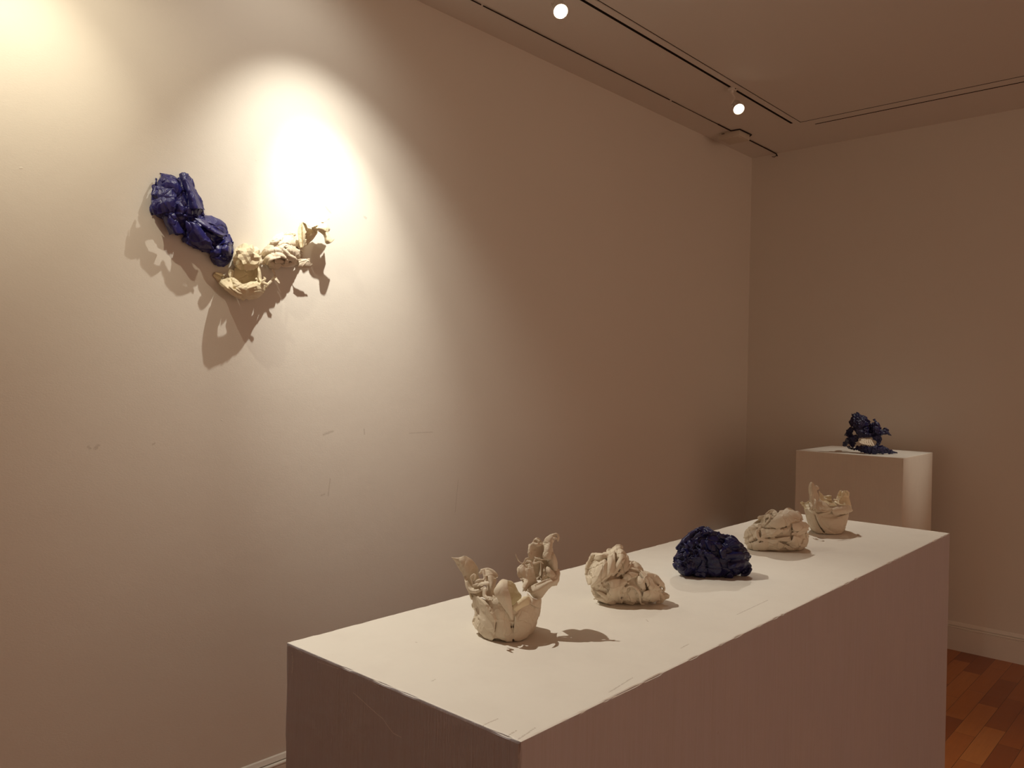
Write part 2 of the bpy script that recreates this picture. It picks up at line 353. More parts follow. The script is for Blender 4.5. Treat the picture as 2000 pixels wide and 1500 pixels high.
# ================================================================== PLINTHS
def ss(a, b, step, edge=(.0, .002, .005, .010, .018)):
    L_ = b-a; e = [a+x for x in edge]; n = max(1, int(round((L_-2*edge[-1])/step)))
    mid = [a+edge[-1]+(L_-2*edge[-1])*i/n for i in range(1, n)]
    return e+mid+[b-x for x in edge[::-1]]
def plinth_mesh(w_, l_, h_, step, chip, seed, z0=0.0):
    X, Y, Z = ss(0, w_, step), ss(0, l_, step), ss(z0, h_, step*3)
    idx = {}; V = []; Fc = []
    def vid(x, y, z):
        k = (round(x, 5), round(y, 5), round(z, 5))
        if k not in idx: idx[k] = len(V); V.append(k)
        return idx[k]
    def face(A, B, fn, flip):
        for i in range(len(A)-1):
            for j in range(len(B)-1):
                q = [vid(*fn(A[i], B[j])), vid(*fn(A[i+1], B[j])), vid(*fn(A[i+1], B[j+1])), vid(*fn(A[i], B[j+1]))]
                Fc.append(q[::-1] if flip else q)
    face(X, Y, lambda a, b: (a, b, h_), False); face(X, Z, lambda a, b: (a, 0, b), False); face(X, Z, lambda a, b: (a, l_, b), True)
    face(Y, Z, lambda a, b: (0, a, b), True); face(Y, Z, lambda a, b: (w_, a, b), False)
    V = np.array(V, float)
    # distance to the nearest second face -> round and chip the arrises
    dx = np.minimum(V[:, 0], w_-V[:, 0]); dy = np.minimum(V[:, 1], l_-V[:, 1]); dz = h_-V[:, 2]
    d = np.sort(np.stack([dx, dy, dz], 1), 1)
    near = np.clip(1-d[:, 1]/.006, 0, 1)**2
    c1 = vnoise(V, 55, seed); c2 = vnoise(V, 17, seed+5); c3 = vnoise(V, 160, seed+9)
    amt = near*(.0010+chip*(np.clip(c1-.15, 0, 1)*.006+np.clip(c2-.45, 0, 1)*.010+np.abs(c3)*.0015))
    cen = np.array([w_/2, l_/2, h_-min(w_, h_)/2]); 
    dirn = np.stack([np.where(dx < .019, np.sign(w_/2-V[:, 0]), 0), np.where(dy < .019, np.sign(l_/2-V[:, 1]), 0), np.where(dz < .019, -1, 0)], 1)
    dirn /= np.maximum(np.linalg.norm(dirn, axis=1, keepdims=True), 1e-6)
    return V+dirn*amt[:, None], Fc
def place_plinth(name, x, y, w_, l_, h_, ang, step, chip, seed, mat, label):
    V, Fc = plinth_mesh(w_, l_, h_, step, chip, seed)
    o = link(name, V, Fc, mat, smooth=False); o.location = (x, y, 0); o.rotation_euler = (0, 0, ang)
    return tag(o, label, 'plinth')
def loc_mark(px, py, face, xx, yy, ang, w_):
    """point on a side of the big plinth seen at a pixel, in the plinth's own frame"""
    P = onz(px, py, 1.0)
    if face == 'front':
        P = ony(px, py, yy)
        for _ in range(3): P = ony(px, py, yy+math.tan(ang)*(P[0]-xx))
    dx, dy = P[0]-xx, P[1]-yy
    return (dx*cos(-ang)-dy*sin(-ang), dx*sin(-ang)+dy*cos(-ang), P[2])
BP = (-1.3937, .8731, .6208, 2.3352, 1.0, .0049)
lm = lambda a, b, f='front': loc_mark(a, b, f, BP[0], BP[1], BP[5], BP[2])
mk = []
def poly(pts, wd, f='front'):
    q = [lm(*p, f) for p in pts]
    for a, b in zip(q[:-1], q[1:]): mk.append((a, b, wd))
_q = [lm(*p) for p in [(690, 1353), (705, 1366), (720, 1380), (736, 1394), (748, 1404), (760, 1422), (768, 1432), (783, 1440)]]
SCRATCH = list(zip(_q[:-1], _q[1:]))
poly([(570, 1275), (572, 1290), (570, 1315)], .006); poly([(580, 1268), (590, 1276)], .004)
poly([(620, 1292), (660, 1306)], .003); poly([(720, 1330), (740, 1340)], .004); poly([(820, 1372), (835, 1380), (850, 1383)], .004); poly([(860, 1388), (880, 1398)], .004)
poly([(1013, 1455), (1012, 1500)], .003); poly([(667, 1387), (668, 1389)], .003)
TOPM = [(onz(*a, 1.0), onz(*b_, 1.0)) for a, b_ in (((940, 1418), (972, 1404)), ((990, 1438), (1008, 1427)), ((1012, 1444), (1045, 1422)), ((844, 1330), (850, 1327)), ((1190, 1352), (1235, 1324)), ((1330, 1266), (1345, 1258)), ((620, 1282), (640, 1290)), ((812, 1254), (814, 1255)), ((1262, 1210), (1266, 1214)), ((1440, 1200), (1500, 1172)))]
m_pl = plinth_mat('plinth_paint_worn_shaded', .4, mk, .66)
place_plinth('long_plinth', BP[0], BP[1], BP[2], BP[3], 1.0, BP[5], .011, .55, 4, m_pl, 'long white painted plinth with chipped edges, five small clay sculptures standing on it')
m_pl2 = plinth_mat('plinth_paint_clean', .10, [])
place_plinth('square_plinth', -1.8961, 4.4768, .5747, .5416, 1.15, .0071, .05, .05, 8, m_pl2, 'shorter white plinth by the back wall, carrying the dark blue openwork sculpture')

# ================================================================== CLAY SCULPTURES
class Sculpt:
    """Points are given on an elevation drawing of the piece (x right, y down, own scale) plus a relief
    height in cm in front of its mid plane; everything is turned into real positions round a centre."""
    def __init__(s, x0, y0, sc, D0=None, wall=None, ells=(), zmin=None, seed=1):
        s.x0, s.y0, s.sc, s.D0, s.wall, s.ells, s.zmin, s.seed = x0, y0, sc, D0, wall, ells, zmin, seed
        s.k = 0
        d = D0 if D0 else depth(onx(x0, y0, wall)); s.u = d/FPX/sc*100      # cm per drawing unit
    def P(s, A):
        A = np.atleast_2d(np.asarray(A, float)); px = s.x0+A[:, 0]/s.sc; py = s.y0+A[:, 1]/s.sc
        d = Fv+np.outer((px-1000)/FPX, Rv)+np.outer((750-py)/FPX, Uv)
        if s.wall is None: return CAM+d*(s.D0-A[:, 2]/100)[:, None]
        return CAM+d*((s.wall+A[:, 2]/100)/d[:, 0])[:, None]
    def base(s, x, y):
        z = np.zeros_like(x)
        for e in s.ells:
            cx, cy, rx, ry, rz, dz = e[:6]; p = e[6] if len(e) > 6 else 2
            q = 1-np.abs((x-cx)/rx)**2-np.abs((y-cy)/ry)**p
            z = np.maximum(z, np.where(q > 0, rz*np.sqrt(np.maximum(q, 0))+dz, 0))
        return z
    def clamp(s, V):
        if s.zmin is not None: V[:, 2] = np.maximum(V[:, 2], s.zmin+.0004)
        if s.wall is not None: V[:, 0] = np.maximum(V[:, 0], s.wall+.0006)
        return V
    def wob(s, V, amp, f, cr_amp=0, cr_f=40):
        if amp: V = V+vec_noise(V, f, s.seed+s.k)*amp
        if cr_amp: V = V+np.stack([crumple(V, cr_f, s.seed+i*7) for i in range(3)], 1)*cr_amp
        return V
    def core(s, mb, shrink=.93, amp=.006, f=30, cr_amp=0, cr_f=35, n=64):
        for e in s.ells:
            cx, cy, rx, ry, rz, dz = e[:6]
            th = np.linspace(0, pi, n//2+1); ph = np.linspace(0, 2*pi, n, endpoint=False); V = []; Fc = []
            T, Q = np.meshgrid(th, ph, indexing='ij')
            X = cx+rx*shrink*np.sin(T)*np.cos(Q); Y = cy-ry*shrink*np.cos(T); Z = dz+rz*shrink*np.sin(T)*np.sin(Q)
            V = s.P(np.stack([X.ravel(), Y.ravel(), Z.ravel()], 1)); s.k += 1
            V = s.wob(V, amp, f, cr_amp, cr_f)
            for i in range(n//2):
                for j in range(n):
                    k = (j+1) % n; Fc.append((i*n+j, i*n+k, (i+1)*n+k, (i+1)*n+j))
            mb.add(s.clamp(V), Fc)
    def fold(s, mb, sp, th=.55, sk=.25, n=9, m=22, amp=.0012, f=60, cr_amp=0, cr_f=60, sink=.35, lift=0):
        S = np.array([list(p)+[0]*(4-len(p)) for p in sp], float)
        if len(S) == 2: S = np.vstack([S[0], (S[0]+S[1])/2*np.array([1, 1, 1.0, 1]), S[1]])
        C_ = cr(S, n); C_[:, 2] = np.maximum(C_[:, 2], 3)
        # rounded ends
        d = np.gradient(C_[:, :2], axis=0); d /= np.maximum(np.linalg.norm(d, axis=1, keepdims=True), 1e-6)
        e0 = C_[0].copy(); e1 = C_[-1].copy(); ext = []
        K = 5
        head = [np.array([*(e0[:2]-d[0]*e0[2]*.7*sin(pi/2*(1-i/K))), max(e0[2]*cos(pi/2*(1-i/K)), .5), e0[3]]) for i in range(K)]
        tail = [np.array([*(e1[:2]+d[-1]*e1[2]*.7*sin(pi/2*((i+1)/K))), max(e1[2]*cos(pi/2*((i+1)/K)), .5), e1[3]]) for i in range(K)]
        C_ = np.vstack([head, C_, tail]); d = np.vstack([[d[0]]*K, d, [d[-1]]*K])
        nr = np.stack([-d[:, 1], d[:, 0]], 1); a = np.linspace(0, 2*pi, m, endpoint=False)
        s.k += 1; ph = (s.k*2.399) % 6.28
        cx = C_[:, 0]; cy = C_[:, 1]; wd = C_[:, 2]; bz = s.base(cx, cy)
        W_ = wd[:, None]*np.cos(a)[None]; T_ = wd[:, None]*s.u*th*(np.sin(a)*(1+sk*np.cos(a)*(1 if s.k % 2 else -1)))[None]
        X = cx[:, None]+nr[:, 0:1]*W_; Y = cy[:, None]+nr[:, 1:2]*W_
        B = .6*bz[:, None]+.4*s.base(X.ravel(), Y.ravel()).reshape(X.shape)
        Z = B+C_[:, 3:4]+lift+T_-wd[:, None]*s.u*th*sink
        V = s.wob(s.P(np.stack([X.ravel(), Y.ravel(), Z.ravel()], 1)), amp, f, cr_amp, cr_f)
        L_ = len(C_); Fc = [(i*m+j, i*m+(j+1) % m, (i+1)*m+(j+1) % m, (i+1)*m+j) for i in range(L_-1) for j in range(m)]
        Fc += [tuple(range(m))[::-1], tuple((L_-1)*m+j for j in range(m))]
        mb.add(s.clamp(V), Fc)
    def patch(s, mb, rows, t=.3, n=8, amp=.0015, f=45, cr_amp=0, cr_f=60, rel=True, edge=.0, tear=0.0, wrap=False):
        """a sheet of clay: bicubic surface through rows of (x, y, relief) with thickness t in cm"""
        m = max(len(r) for r in rows); G = []
        for r in rows:
            r = np.array(r, float)
            if len(r) < m: i = np.linspace(0, len(r)-1, m); r = np.stack([np.interp(i, range(len(r)), r[:, k]) for k in range(3)], 1)
            G.append(r)
        G = np.array(G); A = np.stack([cr(G[:, j], n) for j in range(m)], 1); A = np.stack([cr(A[i], n) for i in range(len(A))], 0)
        s.k += 1
        if tear:
            rng = np.random.RandomState(s.seed*31+s.k)
            for k in (0, 1):
                j = rng.normal(size=A.shape[1])*tear; j = np.convolve(j, [.25, .5, .25], 'same'); A[0, :, k] += j
                j = rng.normal(size=A.shape[0])*tear*.6; A[:, 0, k] += j; j = rng.normal(size=A.shape[0])*tear*.6; A[:, -1, k] += j
        if rel: A[..., 2] += s.base(A[..., 0], A[..., 1])
        h, q = A.shape[:2]; V = s.wob(s.P(A.reshape(-1, 3)), amp, f, cr_amp, cr_f).reshape(h, q, 3)
        du = np.gradient(V, axis=0); dv = np.gradient(V, axis=1); Nn = np.cross(du, dv); Nn /= np.maximum(np.linalg.norm(Nn, axis=2, keepdims=True), 1e-9)
        # thin towards the rim so the edges read as pinched clay
        ii = np.minimum(np.arange(h), h-1-np.arange(h))[:, None]; jj = np.minimum(np.arange(q), q-1-np.arange(q))[None]
        e = np.minimum(ii, jj); tk = t/100*np.where(e == 0, .55, np.where(e == 1, .9, 1.0))[..., None]
        Vt = (V+Nn*tk/2).reshape(-1, 3); Vb = (V-Nn*tk/2).reshape(-1, 3); o = h*q; Fc = []
        for i in range(h-1):
            for j in range(q-1):
                a, b_, c, d = i*q+j, i*q+j+1, (i+1)*q+j+1, (i+1)*q+j
                Fc.append((a, b_, c, d)); Fc.append((d+o, c+o, b_+o, a+o))
        for i in range(h-1): Fc += [(i*q, (i+1)*q, (i+1)*q+o, i*q+o), ((i+1)*q-1, (i+1)*q-1+o, (i+2)*q-1+o, (i+2)*q-1)]
        for j in range(q-1): Fc += [(j+1, j, j+o, j+1+o), ((h-1)*q+j, (h-1)*q+j+1, (h-1)*q+j+1+o, (h-1)*q+j+o)]
        mb.add(s.clamp(np.vstack([Vt, Vb])), Fc)
    def shell(s, mb, levels, t=.3, n=8, rim=60, pleat=.05, k=9, amp=.003, f=28, rr=1.0):
        """thrown-looking bowl: levels are (y, cx, rx) from foot to rim, round in plan"""
        Lv = cr(np.array(levels, float), n); q = 72; a = np.linspace(0, 2*pi, q+1); rng = np.random.RandomState(s.seed)
        rimw = sum(np.cos(a*i+rng.rand()*6.28)*rng.uniform(.3, 1)/i**.5 for i in (2, 3, 5, 8)); G = []
        for i, (y, cx, rx) in enumerate(Lv):
            v = i/(len(Lv)-1); r = rx*(1+pleat*v*np.cos(k*a+2*np.sin(2*a)))
            G.append(np.stack([cx+r*np.cos(a), y+rim*rimw*v**3, r*s.u*rr*np.sin(a)], 1))
        foot = G[0].copy(); foot[:, 0] = Lv[0][1]; foot[:, 2] = 0
        G = np.array([foot]+G); s.k += 1
        h = len(G); q = q+1; V = s.wob(s.P(G.reshape(-1, 3)), amp, f).reshape(h, q, 3); V[:, -1] = V[:, 0]
        du = np.gradient(V, axis=0); dv = np.gradient(V, axis=1); Nn = np.cross(du, dv); Nn /= np.maximum(np.linalg.norm(Nn, axis=2, keepdims=True), 1e-9); Nn[:, -1] = Nn[:, 0]
        Vt = (V+Nn*t/200).reshape(-1, 3); Vb = (V-Nn*t/200).reshape(-1, 3); o = h*q; Fc = []
        for i in range(h-1):
            for j in range(q-1):
                p, b_, c, d = i*q+j, i*q+j+1, (i+1)*q+j+1, (i+1)*q+j
                Fc.append((p, b_, c, d)); Fc.append((d+o, c+o, b_+o, p+o))
        for j in range(q-1): Fc.append(((h-1)*q+j, (h-1)*q+j+1, (h-1)*q+j+1+o, (h-1)*q+j+o))
        mb.add(s.clamp(np.vstack([Vt, Vb])), Fc)

def front(px, py, z, half_cm): return depth(onz(px, py, z))+half_cm/100
def base_loc(px, py, z): p = onz(px, py, z); return tuple(p)

def creases(V, f, seed, width=.10):
    """carved valleys and soft ridges along warped curves, as in folded clay or cloth"""
    Q = V+vec_noise(V, f*.9, seed)*.45/f
    a = vnoise(Q, f, seed+3)+.4*vnoise(Q, f*2.1, seed+4); b = vnoise(Q, f*1.3, seed+6)+.4*vnoise(Q, f*2.7, seed+7)
    return -np.exp(-(a/width)**2)+.65*np.exp(-np.abs(b)/(width*1.1))-.25
def bake(o, vox, smooth=2, cr=None, facet=None, s=None, auto=None):
    """fuse the overlapping sheets of one part into a single skin of clay, then crease it"""
    m = o.modifiers.new('fuse', 'REMESH'); m.mode = 'VOXEL'; m.voxel_size = vox
    if smooth: m = o.modifiers.new('soften', 'SMOOTH'); m.iterations = smooth; m.factor = .5
    dg = bpy.context.evaluated_depsgraph_get(); dg.update(); ev = o.evaluated_get(dg)
    me = bpy.data.meshes.new_from_object(ev); old = o.data; mats = [x for x in old.materials]; nm = old.name; o.modifiers.clear(); o.data = me
    bpy.data.meshes.remove(old); me.name = nm; me.materials.clear(); [me.materials.append(x) for x in mats]
    bm = bmesh.new(); bm.from_mesh(me); bm.verts.ensure_lookup_table(); seen = [0]*len(bm.verts); comps = []
    for v0 in bm.verts:                       # crumbs that came loose from the part are dropped
        if seen[v0.index]: continue
        seen[v0.index] = 1; st = [v0]; c = []
        while st:
            v = st.pop(); c.append(v)
            for e in v.link_edges:
                q = e.other_vert(v)
                if not seen[q.index]: seen[q.index] = 1; st.append(q)
        comps.append(c)
    big_ = max(len(c) for c in comps); bad = [v for c in comps if len(c) < max(60, big_*.03) for v in c]
    if bad: bmesh.ops.delete(bm, geom=bad, context='VERTS'); bm.to_mesh(me)
    bm.free(); n = len(me.vertices); V = np.empty(n*3, np.float32); me.vertices.foreach_get('co', V); V = V.reshape(-1, 3).astype(float)
    Nn = np.empty(n*3, np.float32); me.vertex_normals.foreach_get('vector', Nn); Nn = Nn.reshape(-1, 3)
    if cr: V = V+Nn*(creases(V, cr[1], cr[2], *cr[3:])*cr[0])[:, None]
    if facet: V = V+Nn*(crumple(V, facet[1], facet[2], 4, .5)*facet[0])[:, None]
    if s is not None: V = s.clamp(V)
    me.vertices.foreach_set('co', V.astype(np.float32).ravel()); me.update()
    me.polygons.foreach_set('use_smooth', [True]*len(me.polygons))
    if auto: me.set_sharp_from_angle(angle=radians(auto))
    return o

# ---------------------------------------------------------------- 1: tall open bowl nearest the camera
s1 = Sculpt(870, 1030, 6.25, D0=front(982, 1252, 1.0, 5.4), zmin=1.0, seed=3, ells=[(745, 1080, 400, 470, 6.4, 0, 6)])
r1 = empty('clay_bowl', base_loc(982, 1246, 1.0)); tag(r1, 'cream crumpled clay bowl with two tall torn arms, nearest the camera on the long plinth', 'sculpture')
mb = MB(); s1.shell(mb, [(1390, 740, 235), (1330, 735, 300), (1200, 735, 360), (1060, 745, 375), (960, 750, 370), (900, 755, 350)], t=.35, rim=35)
# front sheets of the bowl body
s1.patch(mb, [[(500, 905, -.3), (620, 860, .2), (700, 950, .4), (780, 1080, .2)], [(560, 1030, .2), (640, 1000, .7), (700, 1060, .6), (790, 1150, .1)],
              [(600, 1160, .1), (650, 1140, .7), (720, 1160, .7), (800, 1230, .2)], [(585, 1290, .1), (650, 1270, .5), (730, 1290, .6), (820, 1310, .1)],
              [(575, 1375, -.2), (650, 1360, .1), (730, 1392, .2), (815, 1388, -.2)]], t=.4, n=9)
s1.patch(mb, [[(290, 780, 0), (330, 790, .6), (400, 850, 1.2)], [(335, 880, -.2), (400, 910, .8), (505, 950, 1.3)], [(330, 975, -.6), (430, 1000, .2), (590, 1100, 1.2)],
              [(375, 1020, -.5), (470, 1090, .2), (605, 1170, 1.0)], [(350, 1100, -1), (420, 1180, .2), (600, 1260, .9)], [(370, 1220, -1), (450, 1290, 0), (590, 1340, .6)],
              [(460, 1330, -1), (520, 1370, -.4), (575, 1392, .1)]], t=.35, n=9)
s1.fold(mb, [(345, 900, 18), (420, 960, 26), (480, 1040, 22), (480, 1110, 14)], lift=.3); s1.fold(mb, [(400, 1200, 14), (450, 1110, 20), (560, 1150, 16), (600, 1190, 10)], lift=.3)
s1.patch(mb, [[(870, 1010, .1), (960, 960, .3), (1080, 905, 0)], [(850, 1120, .6), (960, 1060, .7), (1110, 1000, .2)], [(835, 1230, .5), (950, 1190, .6), (1090, 1130, 0)],
              [(830, 1310, .3), (930, 1290, .3), (1040, 1240, -.3)], [(840, 1385, -.1), (920, 1385, -.2), (1000, 1350, -.8)]], t=.4, n=9, tear=2)
s1.patch(mb, [[(1050, 900, 0), (1110, 880, -.5), (1170, 890, -1.2)], [(1040, 1010, .3), (1100, 1000, .2), (1160, 960, -1)], [(1010, 1140, .3), (1070, 1130, .1), (1135, 1100, -1)],
              [(990, 1270, 0), (1040, 1240, -.2), (1060, 1220, -.8)]], t=.3, n=8)
s1.fold(mb, [(1090, 910, 12), (1060, 1000, 16), (1010, 1120, 12)], lift=.35); s1.fold(mb, [(960, 1060, 6), (1040, 1020, 9), (1060, 1000, 5)], lift=.25)
s1.fold(mb, [(790, 1150, 10), (830, 1160, 13), (850, 1140, 9)], lift=.3); s1.fold(mb, [(820, 1160, 8), (822, 1270, 10), (815, 1370, 8)], lift=.2)
for sp, l in (([(262, 700, 14), (300, 795, 15), (400, 865, 17), (520, 955, 17), (600, 1100, 15), (604, 1190, 13), (578, 1360, 12)], .85), ([(370, 1000, 12), (395, 1080, 16), (440, 1130, 14), (400, 1210, 12)], .5),
              ([(460, 1010, 14), (500, 1080, 20), (485, 1130, 15)], .55), ([(640, 1000, 20), (690, 1120, 26), (720, 1260, 24), (730, 1370, 14)], .25), ([(900, 1000, 10), (870, 1100, 12), (850, 1230, 12), (838, 1370, 10)], .35),
              ([(940, 1010, 12), (1010, 1000, 14), (1050, 960, 10)], .4), ([(880, 1020, 9), (900, 1035, 10), (930, 1000, 9)], .6), ([(350, 1110, 16), (345, 1160, 22), (380, 1230, 22)], .3), ([(330, 930, 14), (345, 980, 20), (370, 1010, 16)], .3)):
    s1.fold(mb, sp, lift=l)
body1 = bake(mb.build('bowl_body', m_cream, r1, smooth=True), .0010 if 'r1' == 'r1' else .0014, 1, s=s1, cr=(.0011, 38, 5, .09))
# central petal, its cream back sheet, the curled lip
mb = MB(); s1.patch(mb, [[(640, 690, 1.2), (695, 632, 1.0), (765, 655, .8)], [(588, 780, 1.7), (690, 720, 1.9), (770, 760, 1.3)], [(640, 880, 1.6), (720, 850, 2.0), (795, 860, 1.5)],
              [(700, 970, 1.2), (760, 960, 1.5), (812, 980, 1.2)], [(770, 1060, .8), (790, 1070, 1.0), (825, 1090, .9)], [(800, 1115, .5), (815, 1125, .6), (832, 1132, .5)]], t=.35, n=8)
bake(mb.build('petal', m_cream, r1, smooth=True), .0010 if 'r1' == 'r1' else .0014, 1, s=s1, cr=(.0004, 38, 5, .09))
mb = MB(); s1.patch(mb, [[(740, 640, 0), (800, 650, -.3), (850, 690, -.6)], [(750, 760, .5), (830, 760, .2), (890, 770, -.2)], [(780, 880, .8), (860, 860, .5), (930, 820, 0)],
              [(810, 960, .5), (850, 940, .4), (930, 880, 0)]], t=.3, n=8, tear=2, rel=False)
bake(mb.build('petal', m_ivory, r1, smooth=True), .0010, 1, s=s1, cr=(.0004, 38, 5, .09))
mb = MB(); s1.patch(mb, [[(950, 842, -.4), (1010, 845, -.2), (1040, 880, -.6)], [(890, 890, .3), (960, 890, .6), (1020, 930, .2)], [(830, 950, .5), (890, 960, .9), (950, 970, .5)], [(815, 975, .2), (830, 1005, .5), (880, 1030, .3)]], t=.3, n=8, tear=2)
bake(mb.build('petal', m_ivory, r1, smooth=True), .0010 if 'r1' == 'r1' else .0014, 1, s=s1, cr=(.0004, 38, 5, .09))
# left arm: flaring blade, rolled curl beneath
mb = MB(); s1.patch(mb, [[(62, 348, 0), (150, 374, .4), (240, 346, .5), (332, 396, -.2)], [(112, 415, 0), (190, 420, .9), (290, 415, .8), (375, 452, -.3)], [(165, 510, .2), (240, 505, 1.2), (320, 500, 1.0), (405, 522, -.3)],
              [(215, 600, .8), (285, 590, 1.2), (345, 590, .7), (405, 575, -.8)], [(240, 690, 1.8), (300, 690, .6), (360, 680, -.4), (430, 640, -1)], [(275, 790, 2.4), (330, 780, .4), (400, 770, -.6), (470, 760, -1)],
              [(310, 880, .6), (370, 880, 0), (430, 860, -.4), (500, 860, -.6)]], t=.3, n=9, rel=False, tear=1.5)
s1.patch(mb, [[(240, 640, 1.6), (255, 650, 1.9), (275, 640, 1.3)], [(262, 740, 2.2), (300, 750, 2.8), (330, 735, 1.8)], [(310, 800, 2.8), (370, 775, 3.4), (390, 745, 2.4)], [(400, 800, 3.4), (440, 750, 3.8), (420, 725, 2.6)],
              [(470, 740, 3.6), (470, 728, 3.6), (450, 705, 2.8)]], t=.3, n=8, rel=False)
s1.fold(mb, [(440, 535, 26, .8), (530, 535, 36, 1.4), (610, 590, 34, 1.8), (640, 660, 16, 1.6)], lift=0)
s1.patch(mb, [[(450, 520, 1.0), (540, 540, 1.6), (635, 640, 1.8)], [(470, 600, 2.0), (550, 620, 2.6), (620, 690, 2.4)], [(500, 680, 2.6), (560, 700, 3.4), (600, 760, 2.8)], [(490, 780, 3.2), (540, 800, 3.9), (590, 800, 3.0)], [(480, 850, 3.9), (540, 860, 4.8), (620, 860, 4.2)], [(490, 890, 4.6), (540, 920, 5.4), (620, 930, 5.2)]], t=.35, n=8, rel=False)
s1.fold(mb, [(345, 690, 26, 2.5), (400, 660, 34, 3.2), (470, 650, 26, 3.4), (480, 600, 22, 3.0)], lift=0)
s1.fold(mb, [(340, 690, 17, 2.4), (318, 620, 17, 2.6), (345, 578, 15, 2.6), (370, 600, 14, 2.8), (352, 650, 12, 2.8)], lift=0)
s1.fold(mb, [(350, 715, 20, 2.8), (440, 690, 24, 3.6), (520, 680, 26, 3.2)], lift=0)
s1.fold(mb, [(420, 560, 18, 2.6), (460, 525, 20, 2.4), (470, 590, 16, 3.0)], lift=0)
s1.fold(mb, [(455, 765, 18, 3.6), (480, 740, 26, 4.0), (475, 830, 24, 4.4), (520, 870, 22, 4.8)], lift=0)
bake(mb.build('torn_arm', m_cream, r1, smooth=True), .0010, 1, s=s1, cr=(.0006, 38, 5, .09))
# right arm: funnel and ragged tower
mb = MB()
s1.patch(mb, [[(968, 790, 1.8), (1000, 770, 2.0), (1050, 800, 1.2)], [(1010, 745, 2.2), (1060, 790, 2.9), (1090, 860, 1.6)], [(1090, 690, 2.4), (1150, 760, 3.3), (1165, 870, 1.2)], [(1200, 655, 2.6), (1250, 700, 3.3), (1225, 800, 1.2)],
              [(1300, 635, 2.4), (1330, 665, 2.8), (1290, 730, 1.2)], [(1355, 600, 1.8), (1375, 640, 1.8), (1355, 715, .8)]], t=.35, n=9, rel=False)
s1.patch(mb, [[(1000, 800, 3.0), (1080, 870, 4.0), (1180, 870, 2.0)], [(990, 860, 4.2), (1080, 910, 4.6), (1165, 920, 2.4)], [(1010, 930, 5.0), (1080, 960, 4.8), (1150, 990, 2.6)]], t=.35, n=8, rel=False)
s1.fold(mb, [(960, 800, 16, 2.2), (1050, 730, 15, 2.6), (1200, 660, 15, 3.0), (1330, 620, 14, 2.6), (1365, 570, 12, 2.0)], lift=0)
s1.patch(mb, [[(1260, 470, -1), (1330, 480, -.6), (1390, 520, -.6)], [(1230, 560, -.6), (1340, 560, .4), (1402, 580, -.2)], [(1220, 640, .8), (1340, 630, 1.4), (1385, 650, .4)], [(1240, 700, 1.6), (1310, 700, 1.4), (1358, 715, .2)]], t=.35, n=8, rel=False)
s1.patch(mb, [[(880, 490, .5), (930, 450, .9), (1000, 450, .4), (1060, 420, -.2)], [(878, 540, .8), (940, 530, 1.6), (1010, 520, 1.0), (1080, 510, .6)], [(915, 620, 1.0), (960, 620, 1.8), (1020, 610, 1.4), (1100, 600, 1.0)],
              [(950, 690, 1.2), (980, 700, 1.9), (1040, 680, 1.4), (1120, 660, 1.2)], [(940, 790, 1.8), (980, 770, 2.0), (1060, 730, 1.6), (1180, 680, 1.4)]], t=.3, n=8, rel=False)
s1.fold(mb, [(1010, 520, 34, 1.4), (985, 620, 36, 1.8), (960, 730, 20, 2.0)], lift=0); s1.fold(mb, [(905, 500, 24, 1.2), (900, 570, 26, 1.4), (930, 630, 20, 1.4)], lift=0)
for i in range(4): s1.fold(mb, [(1120+22*i, 500-12*i, 9, 2.0), (1090+24*i, 570-5*i, 11, 2.2), (1030+22*i, 690-5*i, 7, 2.0)], lift=0)
s1.patch(mb, [[(1200, 470, 1.2), (1250, 500, 1.6), (1300, 560, 1.2)], [(1190, 560, 1.8), (1250, 580, 2.0), (1320, 600, 1.6)], [(1160, 660, 1.6), (1240, 650, 1.8), (1330, 622, 1.8)]], t=.25, n=8, rel=False)
s1.patch(mb, [[(1235, 478, 2.0), (1280, 500, 2.4), (1345, 590, 2.2)], [(1222, 520, 2.4), (1275, 560, 3.0), (1335, 610, 2.4)], [(1240, 600, 2.4), (1290, 625, 2.6), (1330, 628, 2.2)]], t=.25, n=8, rel=False)
s1.fold(mb, [(862, 322, 5, .4), (872, 372, 8, .5), (900, 420, 10, .8), (945, 440, 12, 1.0)], lift=0)
s1.fold(mb, [(960, 440, 12, 1.0), (985, 385, 13, 1.0), (1020, 380, 14, .8)], lift=0)
s1.patch(mb, [[(1040, 260, -1), (1130, 240, -1.4), (1220, 260, -1.2), (1300, 260, -.8)], [(1020, 360, -.6), (1120, 350, -1.2), (1230, 360, -1), (1340, 370, -.2)], [(960, 440, 0), (1090, 450, -1), (1220, 460, -1), (1350, 480, 0)], [(930, 540, .4), (1080, 540, -.6), (1220, 560, -.6), (1370, 580, 0)], [(960, 660, 1), (1060, 660, .4), (1200, 640, .6), (1340, 640, .6)]], t=.3, n=8, rel=False, tear=2)
s1.patch(mb, [[(1120, 250, -4.2), (1140, 240, -2), (1150, 240, 0)], [(1100, 360, -5), (1150, 350, -2.4), (1160, 350, .6)], [(1090, 480, -4.4), (1150, 470, -2), (1170, 470, 1)], [(1080, 600, -3), (1130, 600, -1), (1170, 600, 1.2)]], t=.35, n=8, rel=False, tear=4)
s1.patch(mb, [[(1270, 160, -3.4), (1290, 140, -1.6), (1300, 130, 0)], [(1250, 260, -5), (1290, 250, -2.4), (1290, 250, .6)], [(1270, 400, -5.2), (1300, 400, -2), (1300, 400, 1)], [(1260, 540, -4), (1300, 540, -1.6), (1320, 540, .8)], [(1200, 680, -2), (1240, 680, -.4), (1280, 680, 1.6)]], t=.35, n=8, rel=False, tear=4)
